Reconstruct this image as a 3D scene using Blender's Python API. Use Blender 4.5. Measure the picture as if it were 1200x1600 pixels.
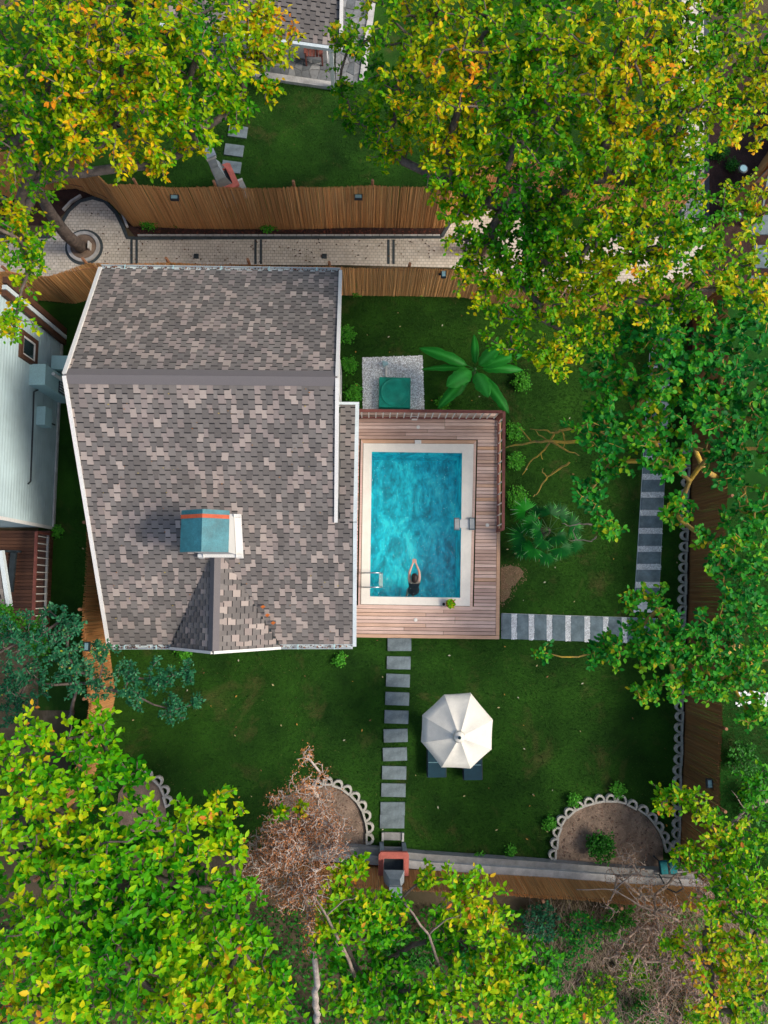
import bpy, bmesh, math, random
import numpy as np
from mathutils import Vector, Matrix
for o in list(bpy.data.objects): bpy.data.objects.remove(o)
random.seed(7); RNG = np.random.default_rng(11)
S = bpy.context.scene
# ------------------------------------------------------------------ camera: a drone 21 m above the garden
H, F, NU, NV = 21.0, 1050.0, 570.0, 920.0          # height, focal length (photo px), pixel straight below the drone
_d = Vector(((NU-600)/F, -(NV-800)/F, -1)).normalized()
_z = -_d; _x = (Vector((1,0,0)) - Vector((1,0,0)).dot(_z)*_z).normalized(); _y = _z.cross(_x)
RCAM = Matrix((_x, _y, _z))
cam = bpy.data.cameras.new('camera'); camo = bpy.data.objects.new('camera', cam); S.collection.objects.link(camo)
cam.sensor_fit = 'HORIZONTAL'; cam.sensor_width = 36; cam.lens = F/1200*36; cam.clip_end = 400
camo.matrix_world = Matrix.Translation((0,0,H)) @ RCAM.to_4x4()
S.camera = camo
S.render.resolution_x, S.render.resolution_y = 768, 1024
# ------------------------------------------------------------------ soft daylight from the right
SUN_EL, SUN_AZ = math.radians(42), math.radians(98)     # azimuth clockwise from +Y
w = bpy.data.worlds.new('World'); S.world = w; w.use_nodes = True
nt = w.node_tree; bg = nt.nodes['Background']; sk = nt.nodes.new('ShaderNodeTexSky')
sk.sky_type = 'NISHITA'; sk.sun_disc = False; sk.sun_elevation = SUN_EL; sk.sun_rotation = SUN_AZ
sk.air_density = 1.0; sk.dust_density = 2.5
nt.links.new(sk.outputs[0], bg.inputs[0]); bg.inputs[1].default_value = 0.10
sl = bpy.data.lights.new('sun', 'SUN'); sl.energy = 1.5; sl.angle = math.radians(18); sl.color = (1, .93, .82)
so = bpy.data.objects.new('sun', sl); S.collection.objects.link(so)
sd = Vector((math.sin(SUN_AZ)*math.cos(SUN_EL), math.cos(SUN_AZ)*math.cos(SUN_EL), math.sin(SUN_EL)))
so.rotation_euler = sd.to_track_quat('Z', 'Y').to_euler(); so.location = sd*60
S.view_settings.view_transform = 'Standard'; S.view_settings.look = 'None'
S.view_settings.exposure = 1.1; S.view_settings.gamma = 1; S.view_settings.use_curve_mapping = False

def P(u, v, z=0.0):
    d = RCAM @ Vector(((u-600)/F, -(v-800)/F, -1)); t = (z-H)/d.z
    return Vector((d.x*t, d.y*t, z))
# ------------------------------------------------------------------ materials
MT = {}
def nodes(name):
    m = bpy.data.materials.new(name); m.use_nodes = True; MT[name] = m
    n = m.node_tree; return m, n, n.nodes['Principled BSDF']
def nz(n, scale, detail=4, rough=.6, vec=None, dist=0):
    t = n.nodes.new('ShaderNodeTexNoise'); t.inputs['Scale'].default_value = scale; t.inputs['Detail'].default_value = detail
    t.inputs['Roughness'].default_value = rough; t.inputs['Distortion'].default_value = dist
    if vec is None:
        c = n.nodes.new('ShaderNodeTexCoord'); vec = c.outputs['Object']
    n.links.new(vec, t.inputs['Vector']); return t.outputs['Fac']
def vscale(n, s):
    c = n.nodes.new('ShaderNodeTexCoord'); m = n.nodes.new('ShaderNodeMapping'); m.inputs['Scale'].default_value = s
    n.links.new(c.outputs['Object'], m.inputs['Vector']); return m.outputs[0]
def ramp(n, fac, stops):
    r = n.nodes.new('ShaderNodeValToRGB'); e = r.color_ramp.elements
    while len(e) < len(stops): e.new(.5)
    for i, (p, c) in enumerate(stops): e[i].position = p; e[i].color = (*c, 1) if len(c) == 3 else c
    n.links.new(fac, r.inputs[0]); return r.outputs[0]
def mix(n, fac, a, b, mode='MIX'):
    m = n.nodes.new('ShaderNodeMix'); m.data_type = 'RGBA'; m.blend_type = mode
    if isinstance(fac, (int, float)): m.inputs[0].default_value = fac
    else: n.links.new(fac, m.inputs[0])
    for s, i in ((a, 6), (b, 7)):
        if isinstance(s, (tuple, list)): m.inputs[i].default_value = (*s, 1)
        else: n.links.new(s, m.inputs[i])
    return m.outputs[2]
def bump(n, b, h, strength=.4, dist=.02):
    k = n.nodes.new('ShaderNodeBump'); k.inputs['Strength'].default_value = strength; k.inputs['Distance'].default_value = dist
    n.links.new(h, k.inputs['Height']); n.links.new(k.outputs[0], b.inputs['Normal'])
def mul(c, k): return tuple(min(1, x*k) for x in c)
def M(name, col, rough=.8, var=.3, scale=3, bstr=.3, bscale=60, col2=None, spec=.3, metal=0, vec=None):
    m, n, b = nodes(name)
    v = vscale(n, vec) if vec else None
    c = ramp(n, nz(n, scale, 6, .65, v), [(.3, mul(col, 1-var)), (.7, col2 or mul(col, 1+var))])
    c = mix(n, .35, c, ramp(n, nz(n, bscale, 3, .6, v), [(.3, (.35,)*3), (.7, (1,)*3)]), 'MULTIPLY')
    n.links.new(c, b.inputs['Base Color']); b.inputs['Roughness'].default_value = rough
    b.inputs['Specular IOR Level'].default_value = spec; b.inputs['Metallic'].default_value = metal
    if bstr: bump(n, b, nz(n, bscale, 3, .6, v), bstr)
    return m
def MC(name, rough=.9, bscale=80, bstr=.3, k=.3, spec=.25):          # colour comes from the piece itself
    m, n, b = nodes(name); a = n.nodes.new('ShaderNodeAttribute'); a.attribute_name = 'Col'
    c = mix(n, k, a.outputs['Color'], ramp(n, nz(n, bscale, 4, .7), [(.3, (.3,)*3), (.7, (1.3,)*3)]), 'MULTIPLY')
    n.links.new(c, b.inputs['Base Color']); b.inputs['Roughness'].default_value = rough
    b.inputs['Specular IOR Level'].default_value = spec; bump(n, b, nz(n, bscale, 4), bstr, .01); return m
def MR(name, stops, rough=.75, grain=(2,40,40), spec=.25, bstr=.4):        # wood: every board its own tone
    m, n, b = nodes(name); oi = n.nodes.new('ShaderNodeObjectInfo')
    c = ramp(n, oi.outputs['Random'], stops); g = nz(n, 1, 6, .7, vscale(n, grain))
    c = mix(n, .75, c, ramp(n, g, [(.25, (.45,.42,.4)), (.65, (1.1,)*3)]), 'MULTIPLY')
    c = mix(n, .3, c, ramp(n, nz(n, 1.3, 3), [(.3, (.55,.5,.48)), (.7, (1.2,1.15,1.1))]), 'MULTIPLY')
    n.links.new(c, b.inputs['Base Color']); b.inputs['Roughness'].default_value = rough
    b.inputs['Specular IOR Level'].default_value = spec; bump(n, b, g, bstr, .006); return m
def ML(name, stops, transl=.42, rough=.5):                             # leaves: tone per leaf
    m, n, b = nodes(name); a = n.nodes.new('ShaderNodeAttribute'); a.attribute_name = 'lc'
    c = ramp(n, a.outputs['Fac'], stops)
    c = mix(n, .25, c, ramp(n, nz(n, 25, 3), [(.3, (.5,)*3), (.7, (1.25,)*3)]), 'MULTIPLY')
    n.links.new(c, b.inputs['Base Color']); b.inputs['Roughness'].default_value = rough; b.inputs['Specular IOR Level'].default_value = .15
    t = n.nodes.new('ShaderNodeBsdfTranslucent'); n.links.new(c, t.inputs[0])
    s = n.nodes.new('ShaderNodeMixShader'); s.inputs[0].default_value = transl
    n.links.new(b.outputs[0], s.inputs[1]); n.links.new(t.outputs[0], s.inputs[2])
    n.links.new(s.outputs[0], n.nodes['Material Output'].inputs[0]); return m

M('soil', (.075,.05,.033), .95, .55, .8, .8, 22, (.13,.10,.06))
M('mulch', (.045,.022,.017), .95, .5, 3, 1, 30)
M('bed_soil', (.25,.175,.125), .95, .45, 2.2, .9, 24)
M('trim', (.72,.70,.66), .55, .06, 2, .05, 40)
M('gutter', (.62,.68,.68), .4, .1, 2, .05, 40)
M('wall_white', (.62,.61,.58), .85, .06, 1.5, .15, 90)
M('coping', (.83,.765,.66), .8, .07, 2.5, .15, 90)
M('slab', (.17,.21,.22), .85, .35, 4, .3, 50)
M('pebble_base', (.78,.79,.77), .9, .1, 5, .2, 60)
M('dead_brown', (.36,.265,.20), .95, .35, 6, .6, 40)
M('slab_path', (.155,.205,.22), .85, .35, 4, .3, 50)
M('slab_dark', (.15,.195,.21), .85, .35, 4, .3, 50)
M('concrete', (.30,.29,.27), .9, .25, 4, .4, 60)
M('concrete_light', (.52,.50,.47), .9, .25, 4, .4, 60)
M('edging', (.50,.465,.40), .9, .25, 6, .4, 60)
M('bbq_grey', (.30,.34,.36), .85, .2, 4, .3, 60)
M('bbq_red', (.52,.14,.105), .8, .2, 5, .3, 60)
M('kerb_dark', (.06,.075,.08), .9, .3, 5, .3, 50)
M('red_wood', (.20,.065,.05), .6, .35, 3, .2, 40)
M('brown_wood', (.10,.045,.025), .7, .35, 3, .2, 40)
M('metal', (.55,.57,.58), .25, .08, 4, 0, 40, metal=.9)
M('dark_metal', (.03,.04,.045), .5, .2, 4, .1, 40)
M('navy', (.006,.04,.058), .7, .2, 5, .2, 90)
M('canvas', (.74,.70,.61), .9, .07, 4, .25, 120)
M('plastic_white', (.75,.72,.66), .5, .05, 4, .0, 40)
M('panel', (.25,.42,.45), .2, .1, 8, 0, 40)
M('tank_green', (.010,.30,.20), .45, .3, 2.5, .1, 60)
M('teal_metal', (.035,.17,.195), .45, .45, 2.2, .25, 30)
M('orange', (.5,.09,.03), .6, .2, 5, .1, 50)
M('terracotta', (.5,.16,.04), .8, .2, 6, .2, 60)
M('skin', (.60,.36,.27), .5, .06, 5, .0, 40)
M('hair', (.018,.009,.007), .5, .3, 10, .2, 80)
M('swimsuit', (.015,.014,.02), .6, .2, 8, .1, 80)
M('bark', (.15,.115,.095), .95, .5, 6, 1, 30)
M('bark_lichen', (.34,.25,.12), .95, .4, 3, .8, 30, (.62,.38,.04))
M('dead_wood', (.30,.225,.18), .95, .4, 6, .6, 40)
M('glass', (.02,.035,.04), .08, .2, 2, 0, 20, spec=.6)
M('teal_fabric', (.015,.20,.22), .8, .2, 6, .2, 80)
M('pale_siding', (.50,.63,.64), .7, .06, 1.2, .35, 1, None, .3, 0, None)
m, n, b = MT['pale_siding'], MT['pale_siding'].node_tree, None
M('pale_box', (.45,.66,.66), .6, .06, 2, .05, 40)
MC('shingle_mat', .95, 140, .5, .4, .15)
MC('reed_mat', .85, 50, .3, .35)
MC('pebble_mat', .8, 40, .2, .2)
MC('litter_mat', .8, 40, .2, .2)
MR('deck_wood', [(0,(0.488,0.321,0.249)),(.35,(0.641,0.449,0.368)),(.7,(0.770,0.558,0.463)),(.9,(0.590,0.364,0.237)),(1,(0.718,0.425,0.260))], .75, (1.2,45,20))
MR('dark_deck', [(0,(.075,.035,.022)),(.5,(.11,.05,.03)),(1,(.14,.065,.037))], .6, (1.2,45,20))
MR('flag', [(0,(.10,.115,.125)),(.5,(.19,.20,.205)),(1,(.30,.31,.31))], .85, (6,6,6))
# lawn, path, pool
def lawn_mat(name, g0, g1, dry):
    m, n, b = nodes(name)
    c = ramp(n, nz(n, .55, 5, .6), [(.32, g0), (.68, g1)])
    c = mix(n, .7, c, ramp(n, nz(n, 70, 4, .75), [(.3, (.35,.4,.3)), (.7, (1.4,1.35,1.3))]), 'MULTIPLY')
    c = mix(n, ramp(n, nz(n, .75, 4, .7, None, .6), [(.56, (0,)*3), (.74, (.65,)*3)]), c, dry)
    n.links.new(c, b.inputs['Base Color']); b.inputs['Roughness'].default_value = .95; b.inputs['Specular IOR Level'].default_value = .1
    bump(n, b, nz(n, 90, 4, .8), .9, .03); return m
lawn_mat('lawn', (.012,.042,.006), (.036,.115,.012), (.10,.08,.03))
lawn_mat('lawn_bright', (.012,.055,.008), (.02,.11,.012), (.05,.06,.02))
lawn_mat('wild', (.06,.055,.03), (.17,.125,.08), (.28,.20,.14))
M('dead_grey', (.48,.40,.34), .95, .35, 6, .6, 40)
m, n, b = nodes('path_brick'); bt = n.nodes.new('ShaderNodeTexBrick')
bt.inputs['Scale'].default_value = 1; bt.inputs['Brick Width'].default_value = .13; bt.inputs['Row Height'].default_value = .1
bt.inputs['Mortar Size'].default_value = .006; bt.inputs['Color1'].default_value = (.60,.53,.43,1); bt.inputs['Color2'].default_value = (.72,.65,.55,1)
bt.inputs['Mortar'].default_value = (.30,.26,.20,1)
c = n.nodes.new('ShaderNodeTexCoord'); n.links.new(c.outputs['Object'], bt.inputs['Vector'])
cc = mix(n, .5, bt.outputs['Color'], ramp(n, nz(n, 2, 5), [(.3, (.6,.58,.55)), (.7, (1.1,)*3)]), 'MULTIPLY')
n.links.new(cc, b.inputs['Base Color']); b.inputs['Roughness'].default_value = .9; bump(n, b, bt.outputs['Fac'], -.4, .01)
m, n, b = nodes('pool_tile_ripples')
st = nz(n, 1, 9, .72, vscale(n, (2.3,1.3,1)), .5)  # light and dark of the water ripples painted as streaks in the tile colour
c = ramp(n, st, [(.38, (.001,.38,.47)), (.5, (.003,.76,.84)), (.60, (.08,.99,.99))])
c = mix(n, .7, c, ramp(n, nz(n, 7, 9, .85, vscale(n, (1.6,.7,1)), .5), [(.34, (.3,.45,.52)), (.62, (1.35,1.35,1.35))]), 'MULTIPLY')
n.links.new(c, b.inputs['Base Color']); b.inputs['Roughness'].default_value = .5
m, n, b = nodes('water')
tr = n.nodes.new('ShaderNodeBsdfTransparent'); tr.inputs[0].default_value = (.80,.99,.99,1)
gl = n.nodes.new('ShaderNodeBsdfGlossy'); gl.inputs['Roughness'].default_value = .04
fr = n.nodes.new('ShaderNodeFresnel'); fr.inputs['IOR'].default_value = 1.28
bk = n.nodes.new('ShaderNodeBump'); bk.inputs['Strength'].default_value = .75; bk.inputs['Distance'].default_value = .05
n.links.new(nz(n, 1, 4, .6, vscale(n, (9,4,1)), 1.5), bk.inputs['Height'])
n.links.new(bk.outputs[0], gl.inputs['Normal']); n.links.new(bk.outputs[0], fr.inputs['Normal'])
ms = n.nodes.new('ShaderNodeMixShader'); n.links.new(fr.outputs[0], ms.inputs[0]); n.links.new(tr.outputs[0], ms.inputs[1]); n.links.new(gl.outputs[0], ms.inputs[2])
n.links.new(ms.outputs[0], n.nodes['Material Output'].inputs[0])
# vertical boarding lines on the neighbour's wall
m = MT['pale_siding']; n = m.node_tree; b = n.nodes['Principled BSDF']
wv = n.nodes.new('ShaderNodeTexWave'); wv.bands_direction = 'Z'; wv.inputs['Scale'].default_value = 2.2; wv.inputs['Distortion'].default_value = 0
tc = n.nodes.new('ShaderNodeTexCoord'); n.links.new(tc.outputs['Object'], wv.inputs['Vector']); bump(n, b, wv.outputs['Fac'], .35, .02)
# leaves
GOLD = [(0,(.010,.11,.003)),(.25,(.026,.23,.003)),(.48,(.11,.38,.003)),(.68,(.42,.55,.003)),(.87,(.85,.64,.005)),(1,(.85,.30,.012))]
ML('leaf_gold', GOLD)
ML('leaf_lime', [(0,(.010,.13,.003)),(.25,(.026,.27,.004)),(.5,(.13,.47,.004)),(.72,(.39,.61,.004)),(.9,(.82,.63,.012)),(1,(.75,.24,.04))])
ML('leaf_green', [(0,(.006,.10,.018)),(.4,(.013,.23,.024)),(.65,(.055,.37,.015)),(.85,(.22,.46,.009)),(1,(.6,.5,.015))], .4)
ML('leaf_blue', [(0,(.010,.07,.028)),(.5,(.022,.15,.06)),(.85,(.07,.26,.11)),(1,(.40,.40,.03))], .2, .4)
ML('leaf_shrub', [(0,(0.011,0.084,0.008)),(.5,(0.035,0.224,0.014)),(1,(0.112,0.420,0.028))], .3)
ML('leaf_banana', [(0,(.008,.15,.012)),(.5,(.02,.26,.02)),(1,(.06,.42,.06))], .3, .4)
ML('leaf_palm', [(0,(.004,.055,.012)),(.5,(.006,.13,.016)),(.85,(.02,.32,.01)),(1,(.40,.50,.36))], .25)
ML('leaf_dead', [(0,(0.192,0.102,0.066)),(.5,(0.360,0.156,0.072)),(1,(0.660,0.264,0.084))], .15, .8)
ML('grass_blade', [(0,(0.010,0.034,0.007)),(.5,(0.020,0.071,0.010)),(.9,(0.051,0.128,0.017)),(1,(0.170,0.145,0.051))], .2, .8)
# ------------------------------------------------------------------ builders
COL = S.collection
class MB:
    def __init__(s): s.v = []; s.f = []; s.c = []
    def add(s, vs, fs, col=None):
        o = len(s.v); s.v += [tuple(v) for v in vs]; s.f += [tuple(i+o for i in f) for f in fs]
        s.c += [col or (1,1,1)]*len(fs); return s
    def box(s, c, d, rz=0, col=None, taper=1, ax=None):
        c = Vector(c); hx, hy, hz = d[0]/2, d[1]/2, d[2]/2; R = ax or Matrix.Rotation(rz, 3, 'Z')
        vs = [c + R @ Vector((x*hx*(taper if z > 0 else 1), y*hy*(taper if z > 0 else 1), z*hz)) for z in (-1,1) for x, y in ((-1,-1),(1,-1),(1,1),(-1,1))]
        return s.add(vs, [(3,2,1,0),(4,5,6,7),(0,1,5,4),(1,2,6,5),(2,3,7,6),(3,0,4,7)], col)
    def beam(s, a, b, wd, ht, col=None, up=(0,0,1)):
        a, b = Vector(a), Vector(b); x = (b-a).normalized(); y = Vector(up).cross(x)
        y = y.normalized() if y.length > 1e-4 else Vector((0,1,0)); z = x.cross(y)
        R = Matrix((x, y, z)).transposed(); return s.box((a+b)/2, ((b-a).length, wd, ht), 0, col, 1, R)
    def prism(s, pts, z0, z1, col=None):
        n = len(pts); vs = [(p[0], p[1], z0 if len(p) < 3 else p[2]+z0) for p in pts] + [(p[0], p[1], z1 if len(p) < 3 else p[2]+z1) for p in pts]
        a = sum(pts[i][0]*pts[(i+1)%n][1]-pts[(i+1)%n][0]*pts[i][1] for i in range(n))
        fs = [tuple(range(n-1,-1,-1)), tuple(range(n,2*n))] + [(i,(i+1)%n,(i+1)%n+n,i+n) for i in range(n)]
        if a < 0: fs = [tuple(reversed(f)) for f in fs]
        return s.add(vs, fs, col)
    def tube(s, pts, rad, k=8, col=None, cap=True):
        pts = [Vector(p) for p in pts]; rad = [float(r) for r in rad] if hasattr(rad, '__len__') else [rad]*len(pts); vs = []; px = None
        for i, p in enumerate(pts):
            t = (pts[min(i+1,len(pts)-1)] - pts[max(i-1,0)]).normalized()
            if px is None: px = t.orthogonal().normalized()
            px = (px - px.dot(t)*t); px = px.normalized() if px.length > 1e-5 else t.orthogonal().normalized(); py = t.cross(px)
            vs += [p + rad[i]*(math.cos(2*math.pi*j/k)*px + math.sin(2*math.pi*j/k)*py) for j in range(k)]
        fs = [(i*k+j, i*k+(j+1)%k, (i+1)*k+(j+1)%k, (i+1)*k+j) for i in range(len(pts)-1) for j in range(k)]
        if cap: fs += [tuple(range(k-1,-1,-1)), tuple(range((len(pts)-1)*k, len(pts)*k))]
        return s.add(vs, fs, col)
    def lathe(s, prof, c=(0,0,0), k=16, col=None):
        n = len(prof); vs = [(c[0]+r*math.cos(2*math.pi*j/k), c[1]+r*math.sin(2*math.pi*j/k), c[2]+z) for r, z in prof for j in range(k)]
        fs = [(i*k+j, i*k+(j+1)%k, (i+1)*k+(j+1)%k, (i+1)*k+j) for i in range(n-1) for j in range(k)] + [tuple(range(k-1,-1,-1)), tuple(range((n-1)*k, n*k))]
        return s.add(vs, fs, col)
    def build(s, name, mat, parent=None, smooth=False, kind=None):
        me = bpy.data.meshes.new(name); me.from_pydata(s.v, [], s.f); me.materials.append(MT[mat])
        a = me.attributes.new('Col', 'FLOAT_COLOR', 'FACE'); a.data.foreach_set('color', [x for c in s.c for x in (*c, 1)])
        if smooth: me.polygons.foreach_set('use_smooth', [True]*len(me.polygons))
        return link(name, me, parent, kind)
def link(name, me, parent=None, kind=None):
    o = bpy.data.objects.new(name, me); COL.objects.link(o)
    if parent is not None: attach(o, parent)
    if kind: o['kind'] = kind
    return o
def wloc(o):
    l = Vector(o.location)
    while o.parent: o = o.parent
    return Vector(o.location) if o.type == 'EMPTY' else Vector((0,0,0))
def attach(o, parent):                                   # part is given in world coordinates
    o.parent = parent; o.matrix_parent_inverse = Matrix.Identity(4)
    if parent.type == 'EMPTY': o.location = o.location - parent.location
def tag(o, label, cat, group=None):
    o['label'] = label; o['category'] = cat
    if group: o['group'] = group
    return o
def thing(name, label, cat, loc, group=None):
    o = bpy.data.objects.new(name, None); COL.objects.link(o); o.location = loc; o.empty_display_size = .2
    return tag(o, label, cat, group)
def bulk(name, v, f4, mat, parent=None, lc=None, cols=None, kind=None, smooth=False):   # numpy mesh: v (n,3), f4 (m,k)
    me = bpy.data.meshes.new(name); nf, k = f4.shape
    me.vertices.add(len(v)); me.vertices.foreach_set('co', np.asarray(v, np.float32).ravel())
    me.loops.add(nf*k); me.loops.foreach_set('vertex_index', f4.astype(np.int32).ravel())
    me.polygons.add(nf); me.polygons.foreach_set('loop_start', np.arange(0, nf*k, k, dtype=np.int32))
    me.update(calc_edges=True); me.materials.append(MT[mat])
    if lc is not None:
        a = me.attributes.new('lc', 'FLOAT', 'POINT'); a.data.foreach_set('value', np.asarray(lc, np.float32))
    if cols is not None:
        a = me.attributes.new('Col', 'FLOAT_COLOR', 'POINT'); a.data.foreach_set('color', np.c_[cols, np.ones(len(cols))].astype(np.float32).ravel())
    if smooth: me.polygons.foreach_set('use_smooth', [True]*nf)
    return link(name, me, parent, kind)
def sheet(name, px, z, mat, kind='structure', zp=None):
    pts = [P(u, v, z if zp is None else zp) for u, v in px]
    me = bpy.data.meshes.new(name); me.from_pydata([(p.x, p.y, z) for p in pts], [], [tuple(range(len(pts)))]); me.materials.append(MT[mat])
    if me.polygons[0].normal.z < 0: me.flip_normals()
    return link(name, me, None, kind)
def inpoly(x, y, poly):
    r = np.zeros(np.shape(x), bool); j = len(poly)-1
    for i in range(len(poly)):
        xi, yi = poly[i][:2]; xj, yj = poly[j][:2]
        r ^= ((yi > y) != (yj > y)) & (x < (xj-xi)*(y-yi)/((yj-yi) or 1e-9)+xi); j = i
    return r
ORD = ['first','second','third','fourth','fifth','sixth','seventh','eighth','ninth','tenth','eleventh','twelfth','thirteenth','fourteenth','fifteenth','sixteenth','seventeenth','eighteenth','nineteenth','twentieth']
# ================================================================== GROUND, LAWNS, PATHS
ZD, ZW = .35, .27                                       # deck top, water level
pool_px = [(581,706),(722,708),(719,934),(578,932)]     # water edge
cop_px = [(568,693),(740,694),(734,947),(564,944)]      # outer edge of the coping
POOL = [P(u,v,ZD) for u,v in pool_px]; COPE = [P(u,v,ZD) for u,v in cop_px]
def ring(name, outer, inner, z, mat):
    v = [(p[0],p[1],z) for p in outer]+[(p[0],p[1],z) for p in inner]
    me = bpy.data.meshes.new(name); me.from_pydata(v, [], [(i,(i+1)%4,(i+1)%4+4,i+4) for i in range(4)]); me.materials.append(MT[mat])
    if me.polygons[0].normal.z < 0: me.flip_normals()
    return link(name, me, None, 'structure')
mid = [(a*.6+b*.4) for a, b in zip(POOL, COPE)]
ring('ground', [(-70,70),(70,70),(70,-70),(-70,-70)], mid, 0, 'wild')
lawn_px = [(120,462),(1078,440),(1062,1350),(110,1325)]
ring('lawn', [P(u,v) for u,v in lawn_px], mid, .006, 'lawn')
# other lawns
sheet('back_lawn', [(-100,60),(300,-120),(1060,-120),(1060,372),(690,340),(200,346),(130,290)], .006, 'lawn')
sheet('side_lawn', [(1076,470),(1400,400),(1400,1390),(1062,1385)], .010, 'lawn_bright')
sheet('side_strip', [(60,470),(160,470),(168,1110),(60,1110)], .010, 'lawn')
# mulch along the reed fences
sheet('mulch_bank', [(205,345),(700,345),(700,372),(213,372),(196,352),(186,330),(166,312),(145,307),(124,313),(106,328),(80,352),(0,352),(-80,352),(-80,310),(0,300),(60,290),(130,285),(180,312)], .012, 'mulch')
sheet('mulch_strip', [(1076,470),(1084,470),(1070,1330),(1058,1330)], .016, 'mulch')
sheet('mulch_corner', [(1107,120),(1300,20),(1300,470),(1090,470),(1106,345)], .012, 'mulch')
# brick path with round bays for the two trees
path_px = [(-120,368),(80,372),(95,352),(108,330),(125,316),(145,311),(164,316),(182,334),(192,354),(200,373),(213,373),(690,371),(705,345),(735,325),(780,322),(815,340),(832,369),(1060,368),(1062,200),(1064,-60),(1105,-60),(1106,200),(1106,345),(1100,425),(1040,455),(880,470),(800,452),(745,428),(700,418),(535,414),(157,414),(130,420),(70,437),(-120,437)]
sheet('path', path_px, .020, 'path_brick')
pk = thing('path_border', 'dark grey kerb bands edging and crossing the cream brick path', 'path border', P(400,371,0))
def band(px, w, name='band', mat='kerb_dark', z0=.0, z1=.034, parent=pk):
    mb = MB(); pts = [P(u,v,0) for u,v in px]
    L = []; Rr = []
    for i, p in enumerate(pts):
        t = (pts[min(i+1,len(pts)-1)]-pts[max(i-1,0)]).normalized(); nn = Vector((-t.y,t.x,0))*w/2
        L.append(p+nn); Rr.append(p-nn)
    for i in range(len(pts)-1):
        mb.prism([(L[i].x,L[i].y),(L[i+1].x,L[i+1].y),(Rr[i+1].x,Rr[i+1].y),(Rr[i].x,Rr[i].y)], z0, z1)
    return mb.build(name, mat, parent)
band([(213,373),(690,371)], .10); band([(76,356),(95,352),(108,330),(125,315),(145,310),(164,315),(182,334),(192,354),(199,372),(213,373)], .11)
band([(690,371),(705,345),(735,325),(780,322),(815,340),(832,369)], .11); band([(-120,369),(78,371)], .1); band([(832,369),(1060,368)], .1)
for u in (206,214, 399.5,408, 607,615, 66,58): band([(u,375),(u,413)], .075, z1=.0335)
band([(1103.5,-60),(1104,345)], .16); band([(1062,-60),(1062,366)], .1)
kb = thing('path_kerb', 'low pale kerb stones between mulch and brick path', 'kerb', P(400,367,0))
for i in range(40):
    u = 216+i*11.8; a = P(u,368.6); c = P(u+11,368.6); MB().beam((a.x,a.y,.03),(c.x,c.y,.03),.05,.06).build('kerb_stone','concrete_light',kb)
for pts in ([(100,330),(112,317),(128,307)], [(186,325),(193,338),(200,356)]):
    for j in range(len(pts)-1):
        a, c = P(*pts[j]), P(*pts[j+1]); MB().beam((a.x,a.y,.04),(c.x,c.y,.04),.07,.12).build('kerb_stone','concrete_light',kb)
def drain(u, v, n):
    p = P(u,v); t = thing('path_drain', 'small dark square drain in the brick path, '+n, 'drain', p)
    MB().box((p.x,p.y,.03),(.16,.16,.03)).build('frame','kerb_dark',t)
    for k in range(3): MB().box((p.x,p.y-.05+.05*k,.048),(.12,.02,.008)).build('slat','dark_metal',t)
drain(307,401,'left one'); drain(507,401,'right one')
def tree_ring(u, v, lab):
    p = P(u,v,0); t = thing('tree_surround', lab, 'tree surround', p)
    mb = MB(); k = 28
    for name, r0, r1, z, mt in (('dark_ring',.52,.61,.035,'kerb_dark'),('stone_ring',.42,.52,.10,'concrete_light')):
        mb = MB()
        for j in range(k):
            a, c = 2*math.pi*j/k, 2*math.pi*(j+1)/k
            mb.prism([(p.x+r0*math.cos(a),p.y+r0*math.sin(a)),(p.x+r1*math.cos(a),p.y+r1*math.sin(a)),(p.x+r1*math.cos(c),p.y+r1*math.sin(c)),(p.x+r0*math.cos(c),p.y+r0*math.sin(c))],0,z)
        mb.build(name, mt, t)
    MB().lathe([(.42,0),(.42,.05),(.2,.07)],(p.x,p.y,0),24).build('soil','bed_soil',t)
    return p
TR1 = tree_ring(132,387,'round stone ring with soil round the left path tree')
TR2 = tree_ring(752,392,'round stone ring with soil round the right path tree, under leaves')
q = P(143,388); mb = MB(); mb.box((q.x,q.y,.16),(.05,.24,.2)); tag(mb.build('spotlight','plastic_white'),'small pale upright light beside the left path tree trunk','light')
# ------------------------------------------------------------------ stepping stones down the lawn
for i, v in enumerate([1007,1035.5,1063,1091.5,1120,1149,1178,1207,1234,1263,1283]):
    u = 624-(v-1007)*.041; a = P(u,v); hgt = .39 if v < 1250 else .385
    mb = MB(); mb.box((0,0,.028),(.735,hgt,.05),taper=.985); o = mb.build('stepping_stone','slab'); o.location = (a.x,a.y,0); o.rotation_euler = (random.uniform(-.012,.012),random.uniform(-.01,.01),random.uniform(-.035,.035)-.01)
    tag(o, 'grey rectangular stepping stone, '+(ORD[i]+' from the pool deck' if i < 10 else 'the last one before the lower barbecue'), 'stepping stone', 'stepping stones from deck to barbecue')
for i, (u,v) in enumerate([(352,282),(362,262),(366,236),(372,207)]):
    a = P(u,v); mb = MB(); mb.box((0,0,.03),(.62,.40,.05)); o = mb.build('stepping_stone','slab'); o.location = (a.x,a.y,0); o.rotation_euler.z = -.12
    tag(o, 'pale grey stepping stone on the far lawn, '+ORD[i]+' from the upper barbecue', 'stepping stone', 'stepping stones on the far lawn')
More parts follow.
